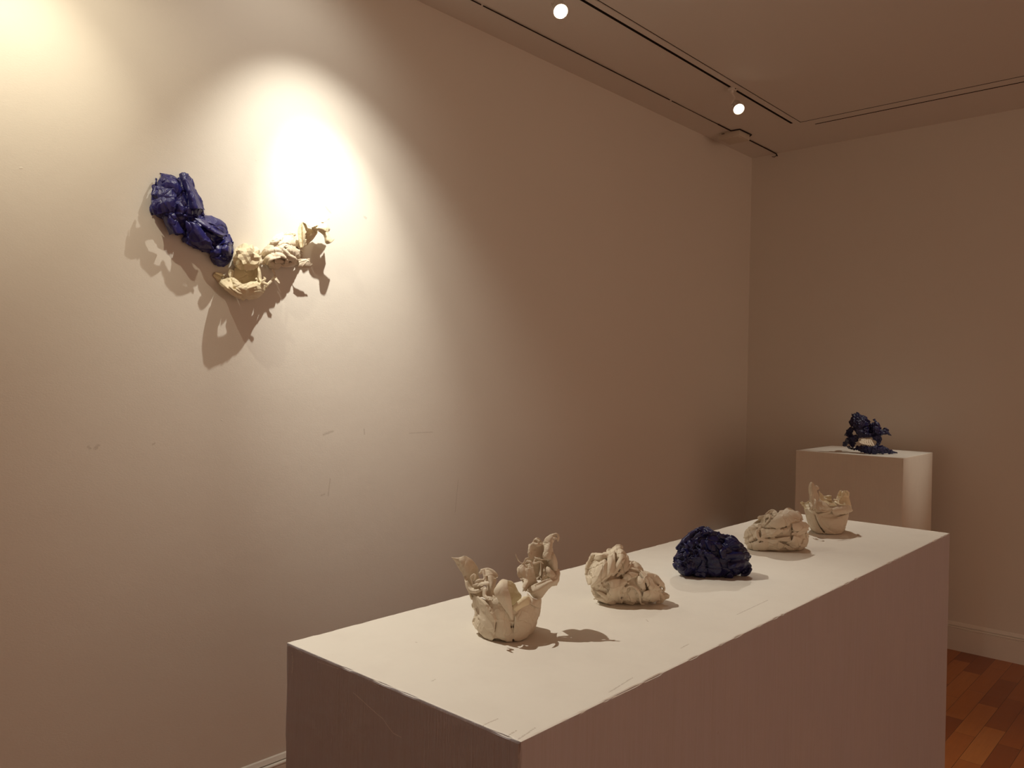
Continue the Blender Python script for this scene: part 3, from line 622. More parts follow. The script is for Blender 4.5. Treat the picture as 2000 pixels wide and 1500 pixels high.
s1.patch(mb, [[(1010, 215, 0), (1060, 190, .6), (1100, 138, .6), (1150, 132, .4), (1188, 185, 0)], [(1008, 270, .3), (1060, 270, .3), (1110, 240, -.2), (1160, 230, -.2), (1192, 240, .2)],
              [(1015, 330, .5), (1060, 330, .6), (1110, 310, .2), (1150, 300, 0), (1185, 300, .3)], [(1015, 380, .6), (1050, 390, .8), (1090, 380, .8), (1130, 365, .5), (1180, 360, .4)]], t=.3, n=8, rel=False, tear=3, amp=.003, f=60)
s1.fold(mb, [(1035, 230, 18, .6), (1025, 300, 20, .9), (1035, 380, 18, 1.0)], lift=0); s1.fold(mb, [(1060, 200, 20, .8), (1120, 215, 26, 1.0), (1175, 200, 16, .6)], lift=0)
s1.fold(mb, [(1110, 150, 16, .8), (1140, 175, 18, 1.0)], lift=0); s1.fold(mb, [(1090, 290, 22, .4), (1080, 340, 24, .6)], lift=0)
s1.patch(mb, [[(1195, 200, 0), (1225, 130, .4), (1290, 82, .4), (1330, 75, 0)], [(1195, 250, .4), (1240, 200, .9), (1300, 140, .8), (1350, 110, .2)], [(1195, 310, .5), (1230, 280, 1.0), (1290, 220, .8), (1320, 190, .2)]], t=.3, n=8, rel=False, tear=2)
s1.fold(mb, [(1310, 95, 16, .6), (1350, 78, 17, .8), (1380, 110, 16, .9), (1372, 165, 13, .9)], lift=0); s1.fold(mb, [(1300, 150, 12, .8), (1345, 135, 14, 1.0), (1385, 150, 10, .8)], lift=0)
s1.patch(mb, [[(1215, 225, .8), (1265, 190, 1.1), (1310, 180, .8)], [(1205, 290, 1.2), (1265, 260, 1.7), (1312, 260, 1.0)], [(1185, 360, 1.3), (1250, 350, 2.0), (1330, 330, 1.0)], [(1225, 405, 1.3), (1270, 400, 1.8), (1345, 400, .8)]], t=.3, n=8, rel=False, tear=3)
s1.patch(mb, [[(1270, 320, 1.0), (1310, 305, 1.5), (1340, 350, 1.0)], [(1265, 400, 1.4), (1315, 390, 2.0), (1362, 410, 1.0)], [(1275, 470, 1.2), (1320, 470, 1.8), (1370, 480, .8)], [(1300, 520, .6), (1330, 530, 1.0), (1362, 530, .4)]], t=.3, n=8, rel=False)
s1.fold(mb, [(1090, 370, 12, 1.2), (1130, 385, 14, 1.5), (1200, 395, 12, 1.4), (1250, 385, 10, 1.2)], lift=0)
s1.fold(mb, [(1090, 390, 11, 1.4), (1085, 440, 14, 1.7), (1150, 420, 13, 1.8), (1190, 440, 10, 1.8)], lift=0)
s1.fold(mb, [(1000, 420, 14, 1.4), (1040, 425, 20, 1.6), (1060, 470, 14, 1.6)], lift=0)
bake(mb.build('torn_arm', m_cream, r1, smooth=True), .0010, 1, s=s1, cr=(.0006, 38, 5, .09))

# ---------------------------------------------------------------- 2: cream heap
def heap(name, label, s, folds, mat, core_kw={}, fold_kw={}, loc=(0, 0), z=1.0, remesh=None, extra=None):
    mb = MB(); s.core(mb, **core_kw)
    rng = random.Random(s.seed)
    for f in folds: s.fold(mb, f, lift=rng.uniform(-.05, .42), **fold_kw)
    if extra: extra(mb)
    o = link(name, np.vstack(mb.v), mb.f, mat, None, True, 50)
    if remesh: bake(o, s=s, **remesh)
    return tag(o, label, 'sculpture')
s2 = Sculpt(1130, 1050, 9.376, D0=front(1215, 1188, 1.0, 4.6), zmin=1.0, seed=12, ells=[(520, 760, 350, 520, 4.6, 0), (1050, 900, 500, 370, 4.6, 0), (740, 540, 220, 380, 3.8, 0), (930, 720, 330, 340, 4.0, 0)])
F2 = [[(230, 380, 50), (180, 520, 62), (175, 700, 55), (210, 850, 40)], [(260, 345, 60), (400, 345, 70), (530, 330, 45)], [(560, 235, 55), (590, 330, 75), (590, 500, 80), (560, 640, 60), (500, 745, 35)],
      [(430, 450, 45), (375, 560, 78), (330, 690, 75), (290, 830, 50), (245, 910, 28)], [(640, 220, 50), (720, 180, 58), (800, 165, 40)], [(780, 240, 55), (740, 340, 50)],
      [(840, 330, 30), (760, 450, 62), (680, 580, 66), (620, 690, 36)], [(890, 350, 38), (860, 480, 50), (800, 610, 44), (710, 705, 26)], [(950, 460, 30), (900, 560, 34), (830, 660, 26)],
      [(1010, 440, 32), (1140, 505, 48), (1200, 600, 34)], [(960, 560, 28), (1100, 600, 32), (1250, 710, 36), (1380, 860, 36), (1500, 955, 32), (1580, 965, 22)], [(1260, 670, 40), (1400, 730, 60), (1510, 850, 58), (1570, 930, 28)],
      [(820, 705, 34), (950, 690, 62), (1080, 690, 34)], [(1090, 720, 40), (1130, 820, 80), (1190, 910, 54)], [(520, 820, 38), (590, 765, 32), (700, 775, 34), (850, 800, 30), (930, 845, 20)],
      [(660, 800, 55), (640, 920, 105), (600, 1030, 100), (560, 1090, 46)], [(470, 925, 34), (540, 905, 36), (560, 960, 26)], [(790, 880, 50), (810, 960, 56), (790, 1060, 46)],
      [(780, 1120, 38), (880, 1115, 52), (970, 1140, 42), (1010, 1190, 36), (940, 1225, 24)], [(270, 1120, 18), (420, 1120, 50), (600, 1190, 54), (800, 1235, 44), (950, 1240, 32)],
      [(340, 990, 26), (450, 1050, 44), (600, 1135, 44), (760, 1205, 26)], [(250, 950, 32), (280, 1030, 34), (310, 1095, 20)],
      [(870, 990, 22), (880, 920, 26), (960, 885, 26), (1060, 930, 34), (1120, 1030, 34), (1130, 1130, 28), (1150, 1205, 26), (1250, 1245, 28), (1360, 1240, 24)],
      [(1200, 930, 50), (1190, 970, 44)], [(1330, 980, 44), (1320, 1050, 104), (1250, 1110, 80), (1190, 1130, 36)], [(1370, 1010, 60), (1480, 1085, 84), (1510, 1145, 54), (1440, 1200, 40)],
      [(1510, 1035, 34), (1600, 1050, 50), (1640, 1080, 30), (1570, 1130, 26)], [(1080, 1040, 34), (1090, 1085, 30)], [(1480, 880, 20), (1560, 900, 24), (1580, 950, 16)], [(240, 880, 24), (330, 860, 30), (430, 800, 26), (520, 700, 18)],
      [(560, 480, 18), (500, 600, 20), (470, 700, 16)], [(420, 860, 34), (380, 930, 30)], [(690, 900, 20), (720, 1000, 22), (700, 1090, 18)]]
def ex2(mb):
    for rows in ([[(430, 420, .5), (500, 400, .7), (530, 440, .3)], [(330, 570, .5), (430, 560, 1.0), (505, 600, .5)], [(270, 740, .4), (370, 730, 1.0), (480, 690, .5)], [(225, 900, .3), (290, 860, .6), (400, 790, .3)]],
                 [[(520, 800, .5), (640, 762, .9), (780, 765, .8), (930, 830, .3)], [(560, 900, .9), (650, 910, 1.4), (750, 900, 1.2), (820, 900, .5)], [(510, 1030, .6), (620, 1060, 1.2), (740, 1050, 1.0), (770, 1080, .4)], [(540, 1090, .4), (640, 1160, .7), (760, 1200, .5), (820, 1210, .2)]],
                 [[(560, 260, .3), (610, 220, .5), (660, 250, .3)], [(530, 420, .5), (600, 420, 1.0), (670, 440, .5)], [(520, 600, .4), (590, 600, 1.0), (650, 600, .4)], [(490, 740, .3), (540, 740, .5), (590, 700, .2)]],
                 [[(800, 740, .4), (920, 630, .7), (1100, 660, .5)], [(860, 790, .5), (960, 760, 1.0), (1060, 700, .5)]],
                 [[(1080, 590, .6), (1180, 660, .9), (1260, 700, .4)], [(1200, 760, .6), (1300, 850, 1.0), (1350, 800, .5)], [(1270, 930, .5), (1420, 970, .9), (1560, 960, .4)]],
                 [[(1160, 1100, .4), (1200, 980, .7), (1340, 960, .6)], [(1250, 1130, .6), (1320, 1080, 1.1), (1430, 1060, .7)], [(1360, 1190, .3), (1450, 1160, .7), (1540, 1140, .3)]],
                 [[(780, 250, .5), (830, 300, .6), (860, 320, .3)], [(700, 460, .6), (770, 450, 1.0), (830, 440, .5)], [(610, 680, .3), (680, 640, .7), (740, 600, .3)]]):
        s2.patch(mb, rows, t=.36)
heap('clay_heap', 'cream folded clay heap with pointed top, second from the camera on the long plinth', s2, F2, m_cream, dict(amp=.004, f=40, shrink=.91), dict(th=.68, amp=.0012, sk=.5, sink=.3), remesh=dict(vox=.0011, smooth=1, cr=(.0022, 30, 9, .05)), extra=ex2)
# ---------------------------------------------------------------- 3: blue heap
s3 = Sculpt(1290, 1010, 10, D0=front(1400, 1134, 1.0, 5.2), zmin=1.0, seed=23, ells=[(860, 740, 580, 530, 5.2, 0), (1280, 800, 470, 420, 4.8, 0), (510, 860, 280, 320, 4.4, .6)])
F3 = [[(330, 620, 50), (450, 480, 72), (600, 340, 58), (770, 220, 44), (850, 200, 34)], [(890, 215, 50), (1000, 290, 50)], [(620, 430, 34), (780, 340, 50), (920, 300, 34), (1140, 300, 24)],
      [(935, 370, 24), (945, 480, 66), (1000, 600, 80), (1070, 650, 40)], [(1150, 350, 50), (1300, 430, 105), (1440, 520, 110), (1530, 560, 70)], [(1100, 520, 44), (1200, 640, 70), (1240, 780, 60)],
      [(890, 730, 50), (1000, 800, 105), (1060, 980, 145), (1080, 1130, 120)], [(840, 870, 34), (830, 960, 68), (730, 1050, 44)], [(1300, 770, 70), (1500, 770, 90), (1660, 740, 70), (1740, 770, 34)],
      [(1350, 950, 80), (1550, 900, 84), (1690, 860, 36)], [(1600, 920, 70), (1710, 960, 84), (1710, 1060, 62), (1600, 1140, 50)], [(1380, 1120, 62), (1290, 1190, 54)], [(1500, 1050, 60), (1450, 1120, 54)],
      [(350, 680, 42), (450, 640, 44)], [(560, 500, 52), (620, 560, 44)], [(700, 500, 42), (800, 560, 54)], [(330, 780, 42), (420, 740, 42)], [(480, 850, 62), (540, 800, 52)], [(400, 880, 62), (310, 860, 42)],
      [(370, 960, 80), (470, 1020, 62)], [(640, 680, 42), (700, 640, 44)], [(600, 780, 52), (680, 760, 44)], [(760, 640, 34), (780, 720, 34)], [(560, 940, 90), (650, 960, 72)], [(275, 780, 30), (265, 870, 30)],
      [(700, 1110, 54), (850, 1160, 62)], [(480, 520, 20), (520, 600, 20)], [(640, 560, 24), (590, 640, 26)], [(820, 660, 20), (900, 680, 22)], [(450, 760, 26), (500, 700, 26)]]
heap('clay_heap', 'glossy dark blue crumpled heap in the middle of the row on the long plinth', s3, F3, m_navy, dict(amp=.003, f=35, shrink=.93), dict(th=.6, amp=.0008, sk=.7, sink=.3), remesh=dict(vox=.0012, smooth=0, cr=(.0030, 22, 4, .07), facet=(.0022, 30, 7)))
# ---------------------------------------------------------------- 4: second cream heap
s4 = Sculpt(1430, 970, 10.526, D0=front(1496, 1079, 1.0, 5.6), zmin=1.0, seed=31, ells=[(1050, 760, 540, 500, 6.4, 0), (620, 850, 400, 320, 5.2, 0), (1250, 880, 330, 300, 6.0, 0)])
F4 = [[(1200, 300, 80), (1090, 430, 185), (900, 570, 100), (730, 630, 34)], [(1310, 350, 78), (1370, 450, 84), (1260, 560, 70)], [(700, 380, 34), (810, 310, 54), (890, 360, 62), (850, 430, 34)],
      [(540, 440, 40), (690, 405, 42), (780, 400, 34), (770, 480, 34), (700, 560, 34), (640, 620, 26)], [(440, 600, 34), (360, 660, 46), (480, 640, 34), (600, 615, 26)], [(470, 745, 26), (330, 800, 26), (220, 855, 20)],
      [(520, 780, 34), (380, 880, 40), (260, 955, 30)], [(580, 645, 34), (515, 740, 44), (540, 840, 44), (640, 885, 36), (850, 890, 42), (1050, 880, 54), (1180, 860, 54)], [(620, 700, 50), (750, 760, 82), (860, 810, 44)],
      [(780, 690, 34), (950, 700, 54), (1100, 680, 54), (1220, 590, 44)], [(1050, 760, 34), (1150, 700, 34)], [(1250, 560, 44), (1380, 600, 104), (1490, 640, 72)], [(1490, 535, 26), (1550, 620, 44)],
      [(1240, 690, 26), (1380, 725, 26), (1530, 705, 22)], [(1230, 770, 34), (1350, 760, 44), (1480, 740, 34)], [(1545, 760, 34), (1565, 830, 26)], [(1280, 850, 62), (1330, 930, 84), (1280, 1000, 72), (1190, 970, 34)],
      [(1500, 900, 44), (1480, 980, 44)], [(560, 905, 24), (420, 990, 40), (350, 1060, 54)], [(480, 1040, 54), (650, 1020, 94), (850, 1000, 84), (1000, 1000, 54), (1080, 1020, 34)], [(1060, 985, 24), (1160, 1040, 26), (1260, 1095, 22)],
      [(300, 1000, 24), (400, 955, 22)], [(600, 1090, 50), (400, 1090, 44)], [(1180, 440, 16), (1220, 360, 18), (1300, 330, 14)], [(1060, 990, 14), (1120, 1060, 18), (1210, 1110, 16)], [(860, 720, 16), (1000, 730, 18)], [(1420, 1010, 40), (1520, 1010, 34)]]
def ex4(mb):
    for rows in ([[(980, 340, .4), (1150, 225, .2), (1300, 295, .4), (1420, 405, 0)], [(840, 440, .9), (1050, 400, 1.2), (1250, 400, 1.0), (1455, 490, .2)], [(720, 590, .9), (900, 560, 1.3), (1080, 530, 1.2), (1270, 515, .8)], [(670, 640, .4), (850, 652, .7), (1010, 650, .8), (1130, 600, .6)]],
                 [[(570, 660, .7), (800, 662, .7), (1050, 668, .6)], [(590, 760, .5), (780, 770, 1.0), (960, 780, .5)], [(600, 850, .3), (740, 845, .5), (870, 822, .2)]],
                 [[(470, 960, .5), (720, 920, .9), (960, 930, .8), (1100, 1000, .5)], [(410, 1050, .6), (700, 1030, 1.1), (900, 1040, .8), (1020, 1060, .3)], [(360, 1130, .1), (560, 1140, .4), (750, 1110, .4), (950, 1105, .1)]],
                 [[(1240, 560, .8), (1390, 515, .6), (1515, 525, .2)], [(1230, 630, 1.1), (1400, 620, 1.1), (1580, 690, .4)], [(1240, 690, .7), (1380, 728, .8), (1540, 712, .4)]],
                 [[(1250, 800, .7), (1330, 820, .8), (1420, 850, .5)], [(1220, 900, .9), (1330, 930, 1.0), (1400, 930, .6)], [(1100, 960, .6), (1250, 1000, .8), (1330, 1045, .4)]]):
        s4.patch(mb, rows, t=.4)
    s4.patch(mb, [[(420, 560, -1.5), (520, 480, -1), (640, 430, -.6)], [(450, 585, -2), (560, 560, -2.5), (680, 470, -1)], [(470, 590, -1), (580, 600, -.8), (680, 560, -.3)]], t=.25)
heap('clay_heap', 'cream folded clay heap with rounded top, right behind the dark blue heap', s4, F4, m_cream, dict(amp=.004, f=35, shrink=.92), dict(th=.55, amp=.0014, sk=.5, sink=.3), remesh=dict(vox=.0013, smooth=1, cr=(.0020, 22, 2, .05)), extra=ex4)
# ---------------------------------------------------------------- 5: far bowl
s5 = Sculpt(1550, 930, 11.54, D0=front(1630, 1044, 1.0, 6.6), zmin=1.0, seed=41, ells=[(790, 980, 500, 560, 7.0, 0, 5)])
r5 = empty('clay_bowl', base_loc(1620, 1040, 1.0)); tag(r5, 'cream clay bowl with one pointed horn, farthest on the long plinth', 'sculpture')
mb = MB(); s5.shell(mb, [(1315, 800, 260), (1260, 790, 330), (1100, 760, 410), (950, 740, 445), (820, 740, 470), (740, 740, 490)], t=.35, rim=40, pleat=.03)
s5.patch(mb, [[(240, 720, -.5), (330, 760, .4), (470, 800, .6)], [(275, 860, 0), (370, 900, .8), (510, 950, .7)], [(340, 1040, 0), (430, 1060, .9), (580, 1110, .6)], [(420, 1200, -.3), (500, 1200, .6), (660, 1240, .5)], [(500, 1270, -.6), (570, 1285, 0), (725, 1302, .2)]], t=.35, n=8)
s5.patch(mb, [[(490, 815, .9), (520, 830, 1.3), (560, 870, 1.1)], [(515, 940, 1.0), (555, 960, 1.5), (600, 960, 1.2)], [(580, 1090, 1.0), (620, 1100, 1.4), (690, 1130, 1.1)], [(660, 1210, .8), (720, 1220, 1.1), (810, 1230, .9)], [(725, 1298, .2), (800, 1310, .5), (960, 1318, .3)]], t=.35, n=8)
s5.patch(mb, [[(570, 860, .8), (700, 930, .9), (850, 950, 1.1), (1000, 940, .9), (1240, 840, 0)], [(600, 960, 1.0), (720, 1010, 1.4), (860, 1010, 1.5), (1010, 1000, 1.2), (1230, 950, 0)], [(690, 1120, .8), (790, 1130, 1.3), (900, 1110, 1.4), (1040, 1090, 1.0), (1205, 1060, 0)],
              [(800, 1220, .5), (880, 1220, 1.0), (970, 1210, 1.0), (1060, 1200, .6), (1150, 1180, -.2)], [(900, 1300, 0), (950, 1310, .3), (1010, 1315, .3), (1060, 1310, 0), (1085, 1290, -.4)]], t=.35, n=8)
s5.fold(mb, [(560, 870, 30), (640, 850, 34), (740, 840, 30), (830, 800, 26), (860, 740, 22)], lift=1.0); s5.fold(mb, [(600, 900, 24), (720, 900, 34), (860, 880, 30)], lift=.6); s5.fold(mb, [(690, 940, 20), (850, 945, 30), (1010, 930, 22), (1180, 870, 14)], lift=.7)
s5.patch(mb, [[(860, 740, .6), (960, 700, .3), (1070, 690, .2), (1200, 662, .2), (1310, 722, -.6)], [(860, 800, 1.4), (980, 780, 1.6), (1090, 770, 1.6), (1220, 760, 1.2), (1340, 770, -.2)], [(870, 860, 1.0), (990, 880, 1.3), (1100, 870, 1.2), (1200, 840, .6), (1280, 820, -.4)]], t=.35, n=8)
s5.fold(mb, [(1070, 700, 12, .3), (1180, 665, 20, .5), (1260, 675, 24, .3), (1305, 715, 14, 0)], lift=0)
bake(mb.build('bowl_body', m_cream, r5, smooth=True), .0010 if 'r5' == 'r1' else .0014, 1, s=s5, cr=(.0011, 26, 5, .09))
mb = MB(); s5.patch(mb, [[(378, 132, 1), (410, 128, 1.2), (452, 148, 1)], [(348, 210, 1.2), (410, 200, 2.2), (480, 220, 1.4)], [(338, 320, 1.6), (430, 300, 3.2), (530, 330, 2.2)], [(350, 430, 2.2), (430, 430, 3.6), (570, 430, 3.0)], [(355, 540, 3.0), (430, 540, 4.4), (578, 505, 4.0)], [(375, 640, 4.2), (430, 650, 5.2), (530, 600, 5.4)], [(400, 740, 5.6), (460, 760, 6.4), (520, 740, 7.0)]], t=.3, n=8, rel=False)
s5.patch(mb, [[(470, 185, .8), (510, 200, 1.0), (545, 215, .8)], [(490, 240, 1.4), (530, 250, 1.6), (578, 275, 1.2)], [(520, 310, 1.8), (545, 310, 1.6), (555, 300, 1.3)]], t=.25, n=6, rel=False)
s5.fold(mb, [(360, 600, 24, 3.4), (400, 690, 34, 4.6), (370, 740, 26, 5)], lift=0); s5.fold(mb, [(475, 470, 14, 4.2), (490, 560, 26, 4.8), (480, 680, 22, 5.6), (450, 750, 14, 6)], lift=0)
s5.patch(mb, [[(575, 512, 3.6), (690, 580, 3.8), (800, 640, 3.6)], [(525, 600, 5.2), (680, 660, 5.8), (850, 715, 5.4)], [(500, 700, 6.4), (640, 740, 7.2), (810, 770, 6.8)], [(490, 800, 7.4), (600, 800, 8.0), (720, 800, 8.0)]], t=.3, n=8, rel=False)
s5.fold(mb, [(330, 740, 20, 4.4), (380, 800, 18, 6.4), (430, 825, 14, 7)], lift=0)
bake(mb.build('horn', m_cream, r5, smooth=True), .0010 if 'r5' == 'r1' else .0014, 1, s=s5, cr=(.0011, 26, 5, .09))
mb = MB(); s5.patch(mb, [[(140, 600, 0), (180, 572, .2), (250, 600, .5), (350, 568, .6)], [(150, 630, .4), (200, 630, .8), (270, 640, 1.0), (360, 630, 1.2)], [(215, 690, 1.2), (260, 680, 1.6), (320, 690, 2.2), (370, 690, 2.6)], [(240, 740, 2.2), (290, 760, 2.8), (340, 760, 3.6), (400, 745, 4.4)]], t=.3, n=8, rel=False, tear=6, amp=.003, f=70)
s5.fold(mb, [(160, 600, 18, .4), (190, 590, 16, .6), (230, 620, 14, .8)], lift=0)

bake(mb.build('frill', m_ivory, r5, smooth=True), .0014, 1, s=s5, cr=(.0011, 26, 5, .09))
mb = MB(); s5.patch(mb, [[(560, 320, -1), (620, 380, -2), (700, 450, -3), (790, 420, -3.4), (862, 440, -3.4)], [(570, 420, 0), (640, 470, -1), (720, 500, -2.4), (790, 490, -3), (865, 530, -3)], [(590, 510, 1.4), (660, 560, .4), (740, 580, -1), (830, 590, -2), (930, 600, -2.4)], [(640, 590, 3), (720, 640, 2.6), (800, 680, 1), (880, 690, 0), (990, 680, -1)]], t=.3, n=8, rel=False, tear=5)
s5.fold(mb, [(680, 460, 16, -2.4), (740, 440, 16, -2.6), (850, 450, 12, -2.8)], lift=0); s5.fold(mb, [(690, 490, 16, -2), (760, 520, 20, -2), (860, 530, 14, -2.4)], lift=0)
s5.fold(mb, [(800, 630, 22, 2), (880, 620, 24, 2), (940, 650, 16, 1.6)], lift=0)
bake(mb.build('frill', m_ivory, r5, smooth=True), .0010 if 'r5' == 'r1' else .0014, 1, s=s5, cr=(.0011, 26, 5, .09))
mb = MB(); s5.patch(mb, [[(1030, 330, -2), (1070, 312, -1.6), (1120, 330, -1.2), (1200, 322, -1.2), (1268, 365, -2)], [(985, 400, -1.2), (1060, 410, -.6), (1120, 400, -.2), (1190, 400, -.4), (1262, 440, -1.4)], [(960, 490, -.4), (1050, 490, .2), (1110, 500, .6), (1180, 490, .2), (1255, 490, -1)],
              [(930, 540, .2), (1010, 560, 1), (1090, 580, 1.4), (1190, 570, 1), (1280, 580, -.8)], [(900, 560, 1), (1000, 640, 2.4), (1090, 670, 3), (1200, 660, 2.4), (1300, 690, 0)]], t=.3, n=8, rel=False, tear=5)
s5.fold(mb, [(1050, 340, 26, -.8), (1010, 420, 28, -.2), (975, 490, 20, .2)], lift=0); s5.fold(mb, [(960, 500, 12, 1), (1060, 470, 14, 1.4), (1150, 470, 16, 1.4), (1200, 420, 18, 1)], lift=0)
s5.fold(mb, [(1130, 340, 14, 0), (1090, 420, 16, .6), (1050, 500, 14, 1), (1000, 570, 12, 1.6)], lift=0); s5.fold(mb, [(1180, 350, 22, 0), (1230, 360, 22, -.4), (1240, 430, 18, -.4)], lift=0); s5.fold(mb, [(910, 530, 20, .8), (960, 550, 26, 1.4), (1000, 560, 20, 1.6)], lift=0)
bake(mb.build('torn_arm', m_ivory, r5, smooth=True), .0010 if 'r5' == 'r1' else .0014, 1, s=s5, cr=(.0011, 26, 5, .09))

# ---------------------------------------------------------------- sculpture hanging on the left wall
S6 = dict(x0=270, y0=320, sc=6.818, wall=W)
s6 = Sculpt(**S6, seed=51, ells=[(390, 440, 230, 310, 5.0, 0), (620, 640, 270, 300, 5.0, 0), (880, 920, 320, 250, 5.4, 0), (1110, 1150, 175, 210, 5.4, 0), (640, 330, 120, 200, 3.4, 0)])
r6 = empty('wall_sculpture', tuple(onx(470, 500, W))); tag(r6, 'wall-hung clay sculpture on the left wall, long blue form joined to crumpled cream forms', 'sculpture')
F6 = [[(290, 135, 24), (420, 185, 42), (540, 245, 46), (590, 300, 28)], [(600, 165, 62), (640, 300, 82), (705, 450, 98), (765, 600, 96), (850, 715, 54)], [(345, 230, 64), (450, 300, 84), (550, 420, 66), (630, 520, 34)],
      [(235, 300, 54), (215, 410, 54)], [(230, 430, 46), (350, 400, 64), (470, 425, 54)], [(215, 570, 84), (330, 565, 96), (440, 560, 70)], [(395, 700, 84), (450, 800, 100), (530, 890, 74), (600, 930, 26)],
      [(340, 770, 34), (420, 900, 46), (500, 980, 44)], [(660, 600, 50), (700, 720, 34)], [(680, 740, 44), (800, 820, 54), (900, 900, 54), (1000, 1020, 54), (1080, 1130, 34)], [(810, 750, 50), (950, 830, 62), (1070, 910, 62), (1170, 970, 42)],
      [(680, 850, 52), (780, 950, 120), (880, 1060, 110), (980, 1150, 72)], [(610, 1000, 52), (750, 1070, 54), (880, 1140, 44)], [(1180, 970, 54), (1240, 1060, 44)], [(1150, 1020, 62), (1190, 1120, 84), (1190, 1230, 62)],
      [(1000, 1220, 54), (1100, 1260, 54), (1170, 1270, 44)], [(1050, 1310, 54), (1140, 1310, 62)], [(970, 1180, 34), (1080, 1180, 34)], [(790, 520, 16), (800, 600, 22), (770, 680, 18)], [(830, 560, 14), (850, 640, 16)],
      [(200, 480, 20), (190, 400, 20)], [(250, 200, 14), (240, 260, 20)], [(190, 330, 16), (200, 300, 20)], [(180, 610, 22), (190, 680, 16)], [(620, 690, 24), (680, 710, 20)]]
mb = MB(); s6.core(mb, shrink=.95, amp=.004, f=20); rng = random.Random(4)
for f in F6: s6.fold(mb, f, lift=rng.uniform(-.1, .5), th=.42, amp=.0012, sk=.8, sink=.2)
s6.patch(mb, [[(275, 110, 4), (420, 165, 5), (560, 205, 4)], [(290, 160, 6), (430, 215, 7), (600, 290, 5)]], t=.4, rel=False)
s6.patch(mb, [[(170, 485, 4.8), (330, 450, 7.2), (485, 440, 7)], [(180, 570, 5.6), (330, 545, 7.8), (482, 545, 7.4)], [(200, 690, 4.8), (330, 665, 7), (478, 640, 6.8)]], t=.4, rel=False)
s6.patch(mb, [[(310, 700, 4), (400, 680, 6.4), (480, 650, 6.4)], [(350, 800, 4), (430, 780, 6.8), (530, 770, 6.4)], [(420, 940, 3.4), (510, 930, 6.2), (632, 928, 5)]], t=.4, rel=False)
for rows in ([[(270, 330, 5.4), (360, 315, 6.6), (480, 320, 6.4)], [(262, 400, 5.8), (370, 390, 7.2), (520, 390, 6.4)], [(262, 470, 6.0), (370, 450, 7.4), (500, 450, 7)]],
             [[(545, 135, 3), (600, 122, 4), (660, 140, 3)], [(590, 240, 4), (640, 230, 5.4), (695, 245, 3.4)], [(620, 350, 5), (690, 340, 6.2), (760, 350, 3.4)], [(650, 470, 5.6), (740, 460, 6.8), (825, 470, 3.4)], [(690, 600, 6), (790, 600, 7), (890, 620, 3)]],
             [[(640, 770, 6.4), (740, 790, 7.2), (830, 850, 7)], [(640, 880, 6.2), (760, 900, 7.6), (900, 930, 7.2)], [(690, 1000, 5.4), (830, 1030, 7.2), (960, 1040, 7)], [(700, 1080, 3.6), (850, 1130, 5.4), (1000, 1130, 6.4)]],
             [[(740, 720, 6.4), (860, 740, 6), (960, 780, 3.6)], [(820, 800, 7.2), (950, 850, 7.4), (1080, 880, 4)], [(950, 900, 7.4), (1080, 950, 7.6), (1190, 960, 4)]],
             [[(1130, 1060, 7), (1200, 1040, 7.2), (1270, 1060, 4)], [(1100, 1140, 7.6), (1190, 1140, 8), (1255, 1150, 4.6)], [(1120, 1230, 6.8), (1190, 1230, 7), (1245, 1240, 4)]]):
    s6.patch(mb, rows, t=.45, rel=False, tear=3)
o = bake(mb.build('blue_form', m_blue, r6, smooth=True), .0016, 0, s=s6, cr=(.0034, 14, 4, .06), facet=(.0034, 15, 3)); tag(o, 'long crumpled form in glossy blue')
S7 = dict(x0=400, y0=400, sc=6.818, wall=W)
s7 = Sculpt(**S7, seed=61, ells=[(470, 1110, 330, 170, 8.0, 0), (660, 1110, 160, 150, 7.0, 0)])
# spiked ball
bm = bmesh.new(); bmesh.ops.create_icosphere(bm, subdivisions=3, radius=1); rng = random.Random(9); bm.verts.ensure_lookup_table()
hv = {v.index: (1.16 if len(v.link_edges) == 5 or rng.random() < .34 else rng.uniform(.84, .98)) for v in bm.verts}
V = []
for v in bm.verts:
    q = v.co*hv[v.index]; V.append((560+q.x*170+rng.uniform(-6, 6), 700-q.z*165+rng.uniform(-6, 6), 4.3-q.y*4.3))
Fc = [[x.index for x in f.verts] for f in bm.faces]; bm.free()
o = link('spiked_ball', s7.clamp(s7.P(V)), Fc, m_ivory, r6, smooth=False); tag(o, 'pale ball of small pointed facets')
mb = MB(); rng = random.Random(2)
for (sp, l) in [([(130, 930, 34), (210, 975, 70), (300, 1060, 78), (420, 1160, 70), (520, 1235, 44)], .3), ([(400, 1090, 50), (520, 1140, 96), (640, 1150, 116), (740, 1120, 80), (790, 1090, 44)], .5), ([(330, 950, 24), (400, 1015, 34), (470, 1070, 30), (560, 1065, 26), (620, 1040, 26), (720, 1060, 30), (800, 1070, 34)], 1.2),
                ([(150, 910, 16), (230, 930, 24), (320, 1000, 20)], 1.5), ([(200, 1010, 16), (300, 1090, 22), (420, 1190, 18)], 1.3), ([(420, 1120, 16), (540, 1190, 22), (700, 1170, 16)], 1.4), ([(330, 1080, 14), (430, 1160, 18), (520, 1190, 14)], 1.7)]:
    s7.fold(mb, sp, lift=l, th=.7, sk=.5)
s7.patch(mb, [[(390, 840, .8), (500, 850, .6), (620, 840, .6), (690, 830, .8)], [(380, 940, 1.0), (500, 950, .8), (620, 950, .8), (720, 930, 1)], [(400, 1040, 2), (500, 1060, 2), (620, 1040, 2), (740, 1040, 2)], [(440, 1140, 5), (520, 1180, 6), (640, 1190, 6), (740, 1120, 5)]], t=.3, rel=False)
